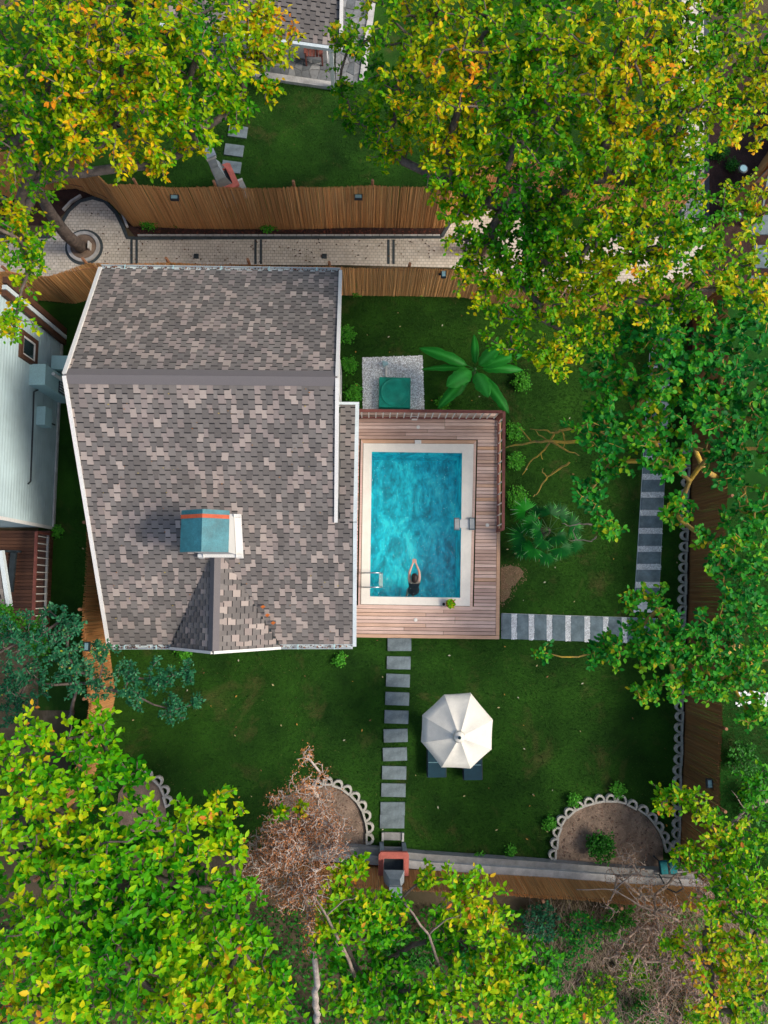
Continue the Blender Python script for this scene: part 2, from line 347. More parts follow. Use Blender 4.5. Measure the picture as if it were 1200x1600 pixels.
# ------------------------------------------------------------------ slab and pebble walkway
def pebbles(name, quad, n, r, parent, z=.034, kind='stuff', cols=((.93,.95,.93),(.85,.87,.86),(.95,.95,.93),(.6,.6,.59)), poly=None):
    a, b_, c, d = [np.array(q[:2]) for q in quad]
    s = RNG.random((n,1)); t = RNG.random((n,1)); xy = (a*(1-s)+b_*s)*(1-t)+(d*(1-s)+c*s)*t
    if poly is not None: xy = xy[inpoly(xy[:,0], xy[:,1], poly)]; n = len(xy)
    base = np.array([[1,0,0],[0,1,0],[-1,0,0],[0,-1,0],[0,0,.3]]); rr = r*RNG.uniform(.6,1.3,(n,1)); an = RNG.random(n)*6.28
    sc = RNG.uniform(.6,1.1,(n,1,1)); V = np.repeat(base[None],n,0)*rr[:,:,None]; V[:,:,1:2] *= sc
    ca, sa = np.cos(an)[:,None], np.sin(an)[:,None]; X = V[:,:,0]*ca-V[:,:,1]*sa+xy[:,:1]; Y = V[:,:,0]*sa+V[:,:,1]*ca+xy[:,1:]
    Z = V[:,:,2]+z+RNG.uniform(0,.012,(n,1)); V = np.stack([X,Y,Z],-1).reshape(-1,3)
    f = (np.array([[0,1,4],[1,2,4],[2,3,4],[3,0,4]])[None]+np.arange(n)[:,None,None]*5).reshape(-1,3)
    cl = np.array(cols)[RNG.integers(0,len(cols),n)]*RNG.uniform(.7,1.15,(n,1))
    return bulk(name, V, f, 'pebble_mat', parent, cols=np.repeat(cl,5,0), kind=kind)
gp = MB(); hp = [(783,958),(1028,966),(1027,1006),(783,998)]
def vx(v): return 989+(966-v)*.062, 1028+(966-v)*.048
for q in (hp, [(vx(468)[0],468),(vx(468)[1],468),(vx(957)[1],957),(vx(957)[0],957)]):
    pp = [P(u,v) for u,v in q]; gp.prism([(p.x,p.y) for p in pp], -.02, .014)
gpo = gp.build('garden_path','pebble_base',None,kind='structure')
xs = [783,803,830,858,887,917,946,975,1003,1029]
def hy(u): return 958.5+(u-783)*.032
for i in range(len(xs)-1):
    a, c = xs[i]+(4.5 if i else 1), xs[i+1]-4.5; z = .04
    qd = [P(a,hy(a)),P(c,hy(c)),P(c,hy(c)+39.5),P(a,hy(a)+39.5)]
    MB().prism([(p.x,p.y) for p in qd], -.01, .045+random.uniform(-.004,.004)).build('slab','slab_path',gpo)
    if i < 8:
        e = xs[i+1]; qd = [P(e-4.2,hy(e)),P(e+4.2,hy(e)),P(e+4.2,hy(e)+40),P(e-4.2,hy(e)+40)]
        pebbles('pebble_strip', qd, 420, .016, gpo)
ys = [942-28.1*k for k in range(17)]
def vx(v): return 989+(966-v)*.062, 1028+(966-v)*.048
for i, v in enumerate(ys):
    l, r = vx(v); e = P(l,v), P(r,v)
    pebbles('pebble_strip', [P(l,v-4.5),P(r,v-4.5),P(r,v+4.5),P(l,v+4.5)], 360, .016, gpo)
    v1, v0 = v-4.6, v-23.4; l0, r0 = vx(v0); l1, r1 = vx(v1)
    qd = [P(l0+1,v0),P(r0-1,v0),P(r1-1,v1),P(l1+1,v1)]; MB().prism([(p.x,p.y) for p in qd], -.01, .045+random.uniform(-.004,.004)).build('slab','slab_path',gpo)
# ------------------------------------------------------------------ gravel bed with the green tank cover
gq = [P(u,v) for u,v in [(566,559),(660,556),(663,640),(567,640)]]
gb = MB().prism([(p.x,p.y) for p in gq], -.02, .02).build('gravel_bed','concrete_light',None,kind='structure')
pebbles('gravel', gq, 5200, .022, None, .018).name = 'gravel'
cpt = P(617,613,.3); tk = thing('tank_cover','green square plastic tank cover with a round dome on the gravel','tank cover',(cpt.x,cpt.y,0))
MB().box((cpt.x,cpt.y,.15),(1.02,1.0,.3),-.02,taper=.97).build('box','tank_green',tk)
MB().lathe([(.46,.30),(.46,.335),(.42,.33),(.40,.315),(.3,.35),(.15,.365),(.02,.37)],(cpt.x,cpt.y,0),36).build('dome','tank_green',tk,True)
a = P(603,572,.06); c = P(603,588,.06); pt = thing('water_pipe','short white pipe with teal valve on the gravel above the tank cover','pipe',(a.x,a.y,0))
MB().tube([(a.x,a.y,.05),(c.x,c.y-.02,.05)],.04,10).build('pipe','plastic_white',pt); MB().box((a.x-.02,a.y+.06,.08),(.16,.1,.1),.5).box((a.x-.08,a.y+.12,.12),(.08,.06,.05),.2).build('valve','pale_box',pt)
# ------------------------------------------------------------------ planting beds and scalloped edging
def block_mesh():
    me = bpy.data.meshes.new('edging_block'); k = 7; v = []; out = []; inn = []
    for j in range(k):
        a = math.pi*j/(k-1); out.append((.165*math.cos(a), .05+.20*math.sin(a))); inn.append((.098*math.cos(a), .075+.105*math.sin(a)))
    out += [(-.165,0),(.165,0)]; inn += [(-.098,.055),(.098,.055)]; m_ = len(out)
    for z in (0,.13):
        v += [(x,y,z) for x,y in out]+[(x,y,z) for x,y in inn]
    f = []; A, B, C_, D = 0, m_, 2*m_, 3*m_
    for i in range(m_):
        j = (i+1)%m_; f += [(C_+i,C_+j,D+j,D+i),(A+i,A+j,C_+j,C_+i),(D+i,D+j,B+j,B+i)]
    me.from_pydata(v,[],f); me.materials.append(MT['edging']); return me
BLK = block_mesh()
def edging(label, pts, flip=1):
    p0 = P(*pts[0]); t = thing('garden_edging', label, 'garden edging', p0); W = [P(*p) for p in pts]
    for i, p in enumerate(W):
        tg = (W[min(i+1,len(W)-1)]-W[max(i-1,0)]).normalized(); o = link('edging_block', BLK); o.location = (p.x+random.uniform(-.012,.012),p.y+random.uniform(-.012,.012),random.uniform(-.03,0))
        o.rotation_euler = (0,0,math.atan2(tg.y,tg.x)+(0 if flip > 0 else math.pi)+random.uniform(-.06,.06)); attach(o,t)
edging('long straight row of scalloped concrete edging in front of the right reed fence', [(1074-(v-720)*.0265+2,v) for v in np.arange(705,1345,16.6)], -1)
B1 = [(869,1334),(871,1316),(874,1300),(881,1284),(891,1272),(905,1263),(920,1257),(936,1253),(952,1252),(969,1254),(985,1260),(1001,1269),(1014,1280),(1024,1293),(1032,1308),(1036,1322)]
edging('arched ring of scalloped concrete edging round the large lower right bed', B1, 1)
B2 = [(497,1230),(512,1226),(527,1230),(540,1237),(552,1247),(561,1260),(568,1275),(571,1292),(571,1309)]
edging('short curved scalloped edging round the bed behind the dead tree', B2, 1)
B3 = [(200,1216),(214,1212),(230,1215),(244,1223),(254,1236),(258,1252)]
edging('few scalloped edging blocks round the small lower left bed', B3, 1)
M('bare_earth', (.36,.21,.12), .95, .45, 5, .8, 40, (.16,.12,.06))
def lerp2(a,b_,t,j): return (a[0]+(b_[0]-a[0])*t+random.uniform(-j,j), a[1]+(b_[1]-a[1])*t+random.uniform(-j,j))
def bedsheet(px, nm): sheet(nm, px, .03, 'bed_soil')
bedsheet(B1+[(1036,1360),(866,1348)],'bed'); bedsheet(B2+[(572,1325),(440,1318),(440,1250)],'bed'); bedsheet(B3+[(262,1300),(180,1300),(185,1240)],'bed')
bp = [(782,887),(794,884),(806,885),(817,892),(818,901),(811,907),(806,914),(799,916),(798,926),(793,934),(787,942),(782,940)]
o = sheet('bare_patch',[lerp2(bp[i],bp[(i+1)%12],k/3,(1.6 if k or i%2 else 0) if 0 < i < 11 else 0) for i in range(12) for k in range(3)],.013,'bare_earth')
# ------------------------------------------------------------------ pool, coping, water
def pl(u,v,z): return P(u,v,z)
pool = thing('swimming_pool','rectangular turquoise pool with cream stone coping set in the wooden deck','pool',(mid[3].x,mid[3].y,0))
zb = -1.0; v = [(p.x,p.y,zb) for p in POOL]+[(p.x,p.y,ZD-.01) for p in POOL]
MB().add(v,[(3,2,1,0)]+[(i,i+4,(i+1)%4+4,(i+1)%4) for i in range(4)]).build('basin','pool_tile_ripples',pool)
v = [(p.x,p.y,z) for z in (ZD+.03,ZD-.06) for p in POOL]+[(p.x,p.y,z) for z in (ZD+.03,ZD-.06) for p in COPE]
for i in range(4):
    j = (i+1)%4; c = [v[i],v[j],v[8+j],v[8+i],v[4+i],v[4+j],v[12+j],v[12+i]]
    MB().add(c,[(0,1,2,3),(7,6,5,4),(1,0,4,5),(3,2,6,7),(2,1,5,6),(0,3,7,4)]).build('coping_strip','coping',pool)
sk2 = P(653,691,ZD); MB().box((sk2.x,sk2.y,ZD+.035),(.2,.12,.03)).build('skimmer_lid','plastic_white',pool)
me = bpy.data.meshes.new('water'); me.from_pydata([(p.x,p.y,ZW) for p in POOL],[],[(3,2,1,0)]); me.materials.append(MT['water'])
if me.polygons[0].normal.z < 0: me.flip_normals()
link('water', me, None, 'structure')
# ------------------------------------------------------------------ deck
dk = thing('pool_deck','weathered pinkish wooden plank deck round the pool','deck',P(665,985,0))
D0, D1, D2, D3 = P(553,644,ZD), P(782,645,ZD), P(779,993,ZD), P(551,990,ZD)
def lerp(a,b,t): return a+(b-a)*t
NR = 64
for i in range(NR):
    t0, t1 = (i+.065)/NR, (i+.935)/NR
    L0, L1, R0, R1 = lerp(D0,D3,t0), lerp(D0,D3,t1), lerp(D1,D2,t0), lerp(D1,D2,t1)
    spans = [(0,.98)]; ym = (L0.y+R1.y)/2
    if COPE[3].y-.09 < ym < COPE[0].y+.1:
        xm0 = COPE[0].x+(COPE[3].x-COPE[0].x)*(COPE[0].y-ym)/(COPE[0].y-COPE[3].y)-.13; xm1 = COPE[1].x+(COPE[2].x-COPE[1].x)*(COPE[1].y-ym)/(COPE[1].y-COPE[2].y)+.13
        W = R0.x-L0.x; spans = [(0,(xm0-L0.x)/W),((xm1-L0.x)/W,.98)]
    else: s = random.choice([.35,.5,.62,.7]); spans = [(0,s-.0012),(s+.0012,.98)]
    for a, c in spans:
        z = ZD+random.uniform(-.003,.003); q = [lerp(L0,R0,a),lerp(L0,R0,c),lerp(L1,R1,c),lerp(L1,R1,a)]
        MB().prism([(p.x,p.y) for p in q], ZD-.03, z).build('plank','deck_wood',dk)
e = MB(); e.prism([(p.x,p.y) for p in (lerp(D0,D1,.982),lerp(D0,D1,1.005),lerp(D3,D2,1.005),lerp(D3,D2,.982))],ZD-.03,ZD+.004); e.build('edge_board','deck_wood',dk)
a, c = D3+Vector((0,-.06,0)), D2+Vector((.02,-.06,0)); MB().beam((a.x,a.y,ZD-.05),(c.x,c.y,ZD-.05),.1,.105).build('edge_board','deck_wood',dk)
bo = [p+(p-(POOL[0]+POOL[2])/2).normalized()*.19 for p in COPE]
for i in range(4):
    j = (i+1)%4; q = [COPE[i],COPE[j],bo[j],bo[i]]; q = [lerp(q[0],q[3],.08),lerp(q[1],q[2],.08),lerp(q[1],q[2],.8),lerp(q[0],q[3],.8)]
    MB().prism([(p.x,p.y) for p in q], ZD-.03, ZD+.006).build('border_board','deck_wood',dk)
for a, c in ((D3,D2),(D2,D1),(D1,D0),(D0,D3)):
    n_ = Vector((-(c-a).normalized().y,(c-a).normalized().x,0))*.04
    MB().beam((a.x+n_.x,a.y+n_.y,.155),(c.x+n_.x,c.y+n_.y,.155),.03,.31).build('skirt','brown_wood',dk)
def railing(a, c, n, label, gap=None, hgt=.88):
    t = thing('deck_railing', label, 'railing', (a.x,a.y,ZD)); ln = (c-a).length
    segs = [(0,1)] if gap is None else [(0,gap[0]),(gap[1],1)]
    for s0, s1 in segs:
        p, q = lerp(a,c,s0), lerp(a,c,s1); MB().beam((p.x,p.y,ZD+hgt),(q.x,q.y,ZD+hgt),.09,.04).build('top_rail','red_wood',t)
        MB().beam((p.x,p.y,ZD+.06),(q.x,q.y,ZD+.06),.05,.04).build('bottom_rail','red_wood',t)
        for k in (p,q): MB().box((k.x,k.y,ZD+hgt/2-.01),(.08,.08,hgt-.02)).build('post','red_wood',t)
    for i in range(n):
        s = (i+.5)/n
        if gap and gap[0] < s < gap[1]: continue
        p = lerp(a,c,s); MB().box((p.x,p.y,ZD+.06+(hgt-.1)/2),(.03,.03,hgt-.1)).build('baluster','plastic_white',t)
railing(P(560,653,ZD),P(776,655,ZD),20,'red brown deck railing with white balusters beside the tank cover')
railing(P(778.5,655,ZD),P(777,830,ZD),11,'red brown deck railing with white balusters beside the deck shrubs')
for i,(u,v,l) in enumerate([(653.5,667.5,'by the upper railing'),(761.5,820.5,'right of the pool'),(649.5,968.5,'below the pool')]):
    p = P(u,v,ZD); t = thing('deck_light','small round white fitting in the deck, '+l,'deck light',(p.x,p.y,ZD),'round fittings in the deck')
    MB().lathe([(.055,.0),(.055,.012),(.045,.016)],(p.x,p.y,ZD),14).build('rim','plastic_white',t); MB().lathe([(.03,.016),(.03,.019)],(p.x,p.y,ZD),12).build('lens','coping',t)
p = P(647.5,653,ZD); t = thing('junction_box','square cream lid on the deck at the upper railing','box',(p.x,p.y,ZD)); MB().box((p.x,p.y-.02,ZD+.03),(.18,.12,.06)).build('body','plastic_white',t); MB().box((p.x,p.y-.02,ZD+.064),(.15,.09,.008)).build('lid','coping',t)
# filter unit hooked over the right edge of the pool
p = P(727,818.5,ZD+.05); fu = thing('pool_filter','white and grey filter unit hooked over the right pool edge','pool filter',(p.x,p.y,ZD+.03))
MB().box((p.x,p.y,ZD+.055),(.34,.26,.05)).build('bridge','plastic_white',fu)
for dx in (-.26,.20):
    MB().box((p.x+dx,p.y,ZD+.01 if dx < 0 else ZD+.08),(.16,.38,.14 if dx < 0 else .1)).build('housing','slab',fu)
    for k in range(4): MB().box((p.x+dx-.05+.033*k,p.y,ZD+.083 if dx < 0 else ZD+.133),(.016,.30,.008)).build('grille_bar','plastic_white',fu)
# ladder
ld = thing('pool_ladder','chrome two-rail ladder at the lower left pool edge','ladder',P(568,906,ZD+.03))
for v_ in (895.5,917.5):
    a = P(566,v_,ZD+.03); c = P(584,v_+.7,ZD+.2)
    pts = [(a.x,a.y,ZD+.03)]+[(a.x+.30+(-.30)*math.cos(t_),a.y,ZD+.25+.22*math.sin(t_)) for t_ in np.linspace(0,math.pi*.9,9)]+[(a.x+.60,a.y,ZD-.05),(a.x+.58,a.y,-.75)]
    MB().tube(pts,.021,8).build('rail','metal',ld,True)
a, c = P(566,895.5,0), P(566,917.5,0)
for z in (.2,-.1,-.4,-.68): MB().box((a.x+.585,(a.y+c.y)/2-.003,z),(.1,abs(a.y-c.y)+.02,.03)).build('step','plastic_white',ld)
# pot and cup
p = P(703,943,ZD+.1); t = thing('potted_plant','orange flower pot with a green plant on the lower pool coping','potted plant',(p.x,p.y,ZD+.03))
MB().lathe([(.085,.0),(.13,.17),(.14,.17),(.14,.2),(.115,.2),(.11,.17)],(p.x,p.y,ZD+.03),18).build('pot','terracotta',t,True)
POT = (t, p)
p = P(693,944,ZD+.05); mb = MB().lathe([(.035,.0),(.042,.09),(.036,.09),(.03,.01)],(p.x,p.y,ZD+.03),14); tag(mb.build('cup','navy'),'small blue cup beside the flower pot on the coping','cup')
# ================================================================== HOUSES
EXP, TABW = .118, .145
SHC = {}
PAL_G = [(.155,.138,.127),(.17,.152,.14),(.185,.166,.152),(.142,.128,.119),(.20,.178,.162)]
PAL_T = [(.36,.295,.26),(.31,.255,.23),(.39,.325,.285),(.27,.225,.205)]
SHADOW_EDGE = (.022,.021,.023)  # shadow dash under each tooth painted into the face colour; also dark cut edges
SHADOW_DASH_LEN = [.034]  # how far the painted shadow dash reaches down the slope
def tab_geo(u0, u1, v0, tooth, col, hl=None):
    h = .016 if tooth else .007; e = EXP+.02; lip = SHADOW_DASH_LEN[0] if tooth else .002
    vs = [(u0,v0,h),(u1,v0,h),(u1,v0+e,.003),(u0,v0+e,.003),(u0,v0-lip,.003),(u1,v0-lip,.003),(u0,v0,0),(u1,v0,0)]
    return vs, [(0,1,2,3),(4,5,1,0),(6,4,0),(5,7,1),(3,6,0),(7,2,1)], [col, SHADOW_EDGE if tooth else mul(col,.8), SHADOW_EDGE, SHADOW_EDGE, col, col]
def scan(poly, v):
    xs = []
    for i in range(len(poly)):
        (x0,y0),(x1,y1) = poly[i], poly[(i+1)%len(poly)]
        if (y0 > v) != (y1 > v): xs.append(x0+(x1-x0)*(v-y0)/(y1-y0))
    xs.sort(); return list(zip(xs[::2], xs[1::2]))
def shingles(roof, A, B, C3, poly3, single=0, seed=0, tan=.30, topdown=True):
    """courses of shingle tabs on the plane through A (eave), B (along the eave), C3 (up the slope)"""
    rg = random.Random(seed); u = (B-A).normalized(); n_ = u.cross(C3-A).normalized()
    if n_.z < 0: n_ = -n_
    v = n_.cross(u)
    if v.dot(C3-A) < 0: v = -v
    right = u.cross(v).dot(n_) > 0
    poly = [((p-A).dot(u),(p-A).dot(v)) for p in poly3]; vmax = max(p[1] for p in poly); vmin = min(p[1] for p in poly)
    nrow = int((vmax-vmin)/EXP)+1; mb_v, mb_f, mb_c = [], [], []; R = Matrix((u,v,n_)).transposed(); ones = []
    ph = [rg.random()*6.28 for _ in range(6)]
    def colour(ci, i):
        r = random.Random(ci*7919+i*104729+seed)
        cl = .5+.5*math.sin(ci*.37+ph[0])*math.sin(i*.23+ph[1]) + .25*math.sin(ci*.9+i*.6+ph[2])
        if r.random() < tan*(.85+.5*max(0,cl)): return mul(r.choice(PAL_T), r.uniform(.8,1.05))
        return mul(r.choice(PAL_G), r.uniform(.88,1.14))
    for i in range(nrow):
        v0 = vmin+i*EXP
        for a, c in scan(poly, min(v0+EXP*.5, vmax-1e-4)):
            k0 = int(math.floor(a/TABW)); 
            for ci in range(k0, int(c/TABW)+1):
                r = random.Random(ci*31+i//2*17+seed); jt = lambda k: k*TABW+random.Random(k*13+(i//2)*101+seed).uniform(-.028,.028)
                u0, u1 = max(a,jt(ci)), min(c,jt(ci+1))
                if u1-u0 < .012: continue
                tooth = (ci+i) % 2 == 0; col = colour(ci, i if tooth else i-1)
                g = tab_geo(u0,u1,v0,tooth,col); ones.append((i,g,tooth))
    ones.sort(key=lambda t: -t[0] if topdown else t[0])
    pick = ones[:single]; rest = ones[single:]
    for i, g, tooth in pick:                       # nearest tabs are shingles of their own
        mb = MB(); mb.v = [tuple(A + R @ Vector(p)) for p in g[0]]; mb.f = list(g[1]); mb.c = list(g[2])
        if not right: mb.f = [tuple(reversed(f)) for f in mb.f]
        mb.build('shingle','shingle_mat',roof)
    mb = MB()
    for i, g, tooth in rest:
        o = len(mb.v); mb.v += [tuple(A + R @ Vector(p)) for p in g[0]]; mb.f += [tuple(x+o for x in (f if right else reversed(f))) for f in g[1]]; mb.c += g[2]
    if rest: mb.build('shingle_field','shingle_mat',roof,kind='stuff')
house = thing('house','white house with a grey and tan shingle gable roof beside the pool','house',P(360,995,0))
ZR, ZE1, ZE2 = 5.2, 3.0, 2.4
RL, RR_ = P(101,586,ZR), P(527,590,ZR); TL, TRt = P(157,420,ZE1), P(532,427,ZE1); BL = P(170,1007,ZE2)
RR_.y = RL.y; TRt.y = TL.y
xr = RR_.x                                           # right rake of the main roof
BRm = Vector((xr-.02, BL.y, ZE2)); BRx = P(551,1009,ZE2); BRx.y = BL.y
def mainz(y): return ZR+(ZE2-ZR)*(RL.y-y)/(RL.y-BL.y)
# the point on the main slope under a pixel
def onmain(u,v):
    z = 3.5
    for _ in range(30): z = mainz(P(u,v,z).y)
    return P(u,v,z)
JN = onmain(525,815); JNx = Vector((BRx.x, JN.y, JN.z))
roof = MB(); th = .12
def slab(poly, d=th): 
    return poly + [p-Vector((0,0,d)) for p in poly]
def addslab(mb, poly):
    n = len(poly); mb.add(slab(poly), [tuple(range(n)), tuple(range(2*n-1,n-1,-1))]+[((i+1)%n,i,i+n,(i+1)%n+n) for i in range(n)])
dz = Vector((0,0,-.012))
addslab(roof, [p+dz for p in (BL,BRm,RR_,RL)]); addslab(roof, [p+dz for p in (RL,RR_,TRt,TL)])
addslab(roof, [p+dz for p in (BRm,BRx,JNx,Vector((xr-.02,JN.y,JN.z)))])
ro = roof.build('roof','kerb_dark',house)
# dormer on the lower slope
DA = onmain(336,852); DL, DR = onmain(268,999), onmain(437,999)
DF = P(334,1011,DA.z); DF.x = DA.x+.02; DLf = Vector((DL.x,BL.y-.10,DL.z-.02)); DRf = Vector((DR.x,BL.y-.10,DR.z-.02))
DF.y = BL.y-.12
fl = Vector((DLf.x,DLf.y,mainz(BL.y)+.04)); fr_ = Vector((DRf.x,DRf.y,mainz(BL.y)+.04))
lower = [BL,Vector((fl.x,BL.y,ZE2)),DA,Vector((fr_.x,BL.y,ZE2)),BRm,RR_+Vector((0,-.12,-.05)),RL+Vector((0,-.12,-.05))]
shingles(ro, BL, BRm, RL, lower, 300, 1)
SHADOW_DASH_LEN[0] = .05
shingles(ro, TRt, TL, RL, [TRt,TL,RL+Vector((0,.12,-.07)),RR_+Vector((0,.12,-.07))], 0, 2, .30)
SHADOW_DASH_LEN[0] = .034
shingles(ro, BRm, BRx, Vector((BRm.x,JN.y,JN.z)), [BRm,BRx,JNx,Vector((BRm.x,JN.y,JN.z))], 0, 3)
dm = MB(); addslab(dm, [p+dz for p in (fl,DF,DA)]); addslab(dm, [p+dz for p in (DF,fr_,DA)])
dmo = dm.build('dormer_roof','kerb_dark',house)
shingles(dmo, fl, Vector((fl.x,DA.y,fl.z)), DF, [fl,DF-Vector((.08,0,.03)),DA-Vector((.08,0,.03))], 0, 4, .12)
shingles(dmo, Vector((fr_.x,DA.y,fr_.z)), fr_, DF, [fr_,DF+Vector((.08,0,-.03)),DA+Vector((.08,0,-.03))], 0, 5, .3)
cp_ = MB()
def cap(mb, a, b_, wa, dzl, dzr, w=.2):
    t = (b_-a).normalized(); s = Vector((-t.y,t.x,0)).normalized()*w; up = Vector((0,0,.035))
    mb.add([a+up,b_+up,b_+s+Vector((0,0,dzl)),a+s+Vector((0,0,dzl)),b_-s+Vector((0,0,dzr)),a-s+Vector((0,0,dzr))],[(0,1,2,3),(1,0,5,4)],(.16,.145,.145))
cap(cp_, RL, RR_, 0, -.10, -.06); cp_.build('ridge_cap','shingle_mat',ro); cp_ = MB()
sl_l = (DF.z-fl.z)/(DF.x-fl.x)*.14; sl_r = (DF.z-fr_.z)/(fr_.x-DF.x)*.14
cap(cp_, DF, DA, 0, .02-sl_l, .02-sl_r, .14)
cp_.build('ridge_cap','shingle_mat',dmo)
# trims
def trim(a, b_, w=.09, h=.16, mat='trim', name='bargeboard'): MB().beam(a,b_,w,h).build(name,mat,house)
up = Vector((0,0,-.03))
for a, b_ in ((RL,TL),(RL,BL),(RR_,TRt)): trim(a+up,b_+up)
trim(RR_+up, JN+Vector((.0,0,-.03)))
trim(DF+up, fl+up, .07,.14); trim(DF+up, fr_+up, .07,.14)
for a, b_ in ((TL,TRt),(BL,fl),(fr_,BRx)):
    yy = .07 if a is TL else -.07
    a2, b2 = Vector((a.x,(TL.y if a is TL else BL.y)+yy,a.z-.06)), Vector((b_.x,(TL.y if a is TL else BL.y)+yy,a.z-.06))
    g = MB(); g.beam(a2+Vector((0,-.055,0)),b2+Vector((0,-.055,0)),.012,.11); g.beam(a2+Vector((0,.055,0)),b2+Vector((0,.055,0)),.012,.11); g.beam(a2-Vector((0,0,.05)),b2-Vector((0,0,.05)),.12,.012); g.build('gutter','gutter',house)
    V = []; 
    nlit = int((b2-a2).length*26)
    lt = MB()
    for _ in range(nlit):
        p = lerp(a2,b2,random.random())+Vector((0,random.uniform(-.04,.04),random.uniform(-.02,.035))); r = random.uniform(.02,.045)
        lt.box(p,(r,r*.7,.006),random.random()*3,random.choice([(.16,.05,.03),(.10,.04,.03),(.25,.09,.03),(.07,.045,.03)]))
    lt.build('gutter_leaves','litter_mat',house,kind='stuff')
    for k in range(int((b2-a2).length/1.4)+1):
        p = lerp(a2,b2,(k+.5)/(int((b2-a2).length/1.4)+1)); MB().box(p+Vector((0,0,.055)),(.03,.13,.012)).build('gutter_bracket','pale_box',house)
# low extension roof strip along the right side
ET = P(541,636,3.45); e0 = Vector((xr+.02, ET.y, 3.62)); e1 = Vector((BRx.x+.06, ET.y, 3.62)); e2 = Vector((BRx.x+.02, JN.y, JN.z)); e3 = Vector((xr+.02, JN.y, JN.z))
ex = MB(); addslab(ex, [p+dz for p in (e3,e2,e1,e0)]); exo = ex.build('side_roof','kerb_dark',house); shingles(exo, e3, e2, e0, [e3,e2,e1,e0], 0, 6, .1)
g = MB(); a = BRx+Vector((.05,-.05,-.06)); b_ = e2+Vector((.05,0,-.06)); c = e1+Vector((.05,.05,-.06))
for p, q in ((a,b_),(b_,c)): g.beam(p,q,.10,.12)
g.build('fascia','gutter',house); trim(e0+Vector((-.1,.05,-.04)), e1+Vector((.1,.05,-.04)), .07, .14, 'gutter','fascia')
# walls
wx0, wx1, wy0, wy1 = TL.x+.45, xr-.2, BL.y+.45, TL.y-.35
wl = MB()
def wall(a, b_, z1a, z1b=None, t=.18):
    a, b_ = Vector(a), Vector(b_); d = (b_-a).normalized(); s = Vector((-d.y,d.x))*t/2; z1b = z1b or z1a
    q = [a+s,b_+s,b_-s,a-s]; vs = [(p[0],p[1],0) for p in q]+[(q[0][0],q[0][1],z1a),(q[1][0],q[1][1],z1b),(q[2][0],q[2][1],z1b),(q[3][0],q[3][1],z1a)]
    wl.add(vs,[(3,2,1,0),(4,5,6,7),(0,1,5,4),(1,2,6,5),(2,3,7,6),(3,0,4,7)])
zt = ZE1-.02; zbm = mainz(wy0)-.15
wall((wx0,wy1),(wx1,wy1),zt); wall((wx0,wy0),(BRx.x-.3,wy0),zbm)
yr = RL.y
for x in (wx0+.09,wx1-.09): wall((x,wy0+.1),(x,yr),zbm,ZR-.2); wall((x,yr),(x,wy1-.1),ZR-.2,zt)
wall((BRx.x-.3,wy0+.1),(BRx.x-.3,JN.y),zbm,JN.z-.2); wall((BRx.x-.3,JN.y),(BRx.x-.3,ET.y-.15),JN.z-.2,3.4); wall((wx1,ET.y-.15),(BRx.x-.4,ET.y-.15),3.4)
wl.build('wall','wall_white',house)
def win(c, wd, ht, ax, name='window'):
    c = Vector(c); d = (wd,.06,ht) if ax == 'y' else (.06,wd,ht); o = MB().box(c,d).build(name,'glass',house); f = MB()
    for s in (-1,1):
        if ax == 'y': f.box(c+Vector((s*wd/2,0,0)),(.08,.1,ht+.08)); f.box(c+Vector((0,0,s*ht/2)),(wd-.08,.1,.08))
        else: f.box(c+Vector((0,s*wd/2,0)),(.1,.08,ht+.08)); f.box(c+Vector((0,0,s*ht/2)),(.1,wd-.08,.08))
    f.build('frame','trim',o)
for x in (wx0+1.2, wx1-1.0): win((x,wy0-.1,1.35),1.1,1.2,'y')
win((DF.x,wy0-.1,1.1),1.0,2.0,'y','door'); win((BRx.x-.2,-.2,1.4),1.8,2.0,'x','door'); win((wx1+.1,yr+1,1.5),1.0,1.2,'x')
# chimney with gabled metal cap
c0 = onmain(356,838); cx, cy = c0.x-.20, c0.y; ch = thing('chimney','white rendered chimney with a teal gabled metal cap and orange stripe on the roof','chimney',(cx,cy,c0.z))
ch.location = (cx,cy,mainz(cy)); ztop = 5.25
MB().box((cx,cy,(mainz(cy)-.45+ztop-.12)/2),(.82,.92,ztop-.12-mainz(cy)+.45)).build('stack','wall_white',ch)
fz = MB(); 
for sx in (-1,1):
    ya, yb = cy-.56, cy+.54; fz.add([(cx+sx*.42,ya,mainz(ya)+.05),(cx+sx*.58,ya,mainz(ya)+.03),(cx+sx*.58,yb,mainz(yb)+.03),(cx+sx*.42,yb,mainz(yb)+.05),(cx+sx*.42,yb,mainz(yb)+.2),(cx+sx*.42,ya,mainz(ya)+.2)],[(0,1,2,3),(0,3,4,5)])
fz.box((cx,cy-.50,mainz(cy-.5)+.08),(1.14,.08,.16)); fz.box((cx,cy+.50,mainz(cy+.5)+.08),(1.14,.08,.16)); fz.build('flashing','trim',ch)
for sx in (-.3,.3):
    for sy in (-.36,.36): MB().box((cx+sx,cy+sy,ztop-.02),(.08,.08,.22)).build('cap_post','dark_metal',ch)
cm = MB(); yl, yh = cy-.50, cy+.48; zr_, ze_ = ztop+.30, ztop+.02
for s in (-1,1): cm.add([(cx,yl,zr_),(cx,yh,zr_),(cx+s*.52,yh,ze_),(cx+s*.56,yl,ze_),(cx,yl,zr_-.02),(cx,yh,zr_-.02),(cx+s*.56,yh,ze_-.02),(cx+s*.56,yl,ze_-.02)],[(0,1,2,3),(4,5,6,7),(3,2,6,7),(0,3,7,4),(1,2,6,5)])
cm.build('cap','teal_metal',ch)
st_ = MB()
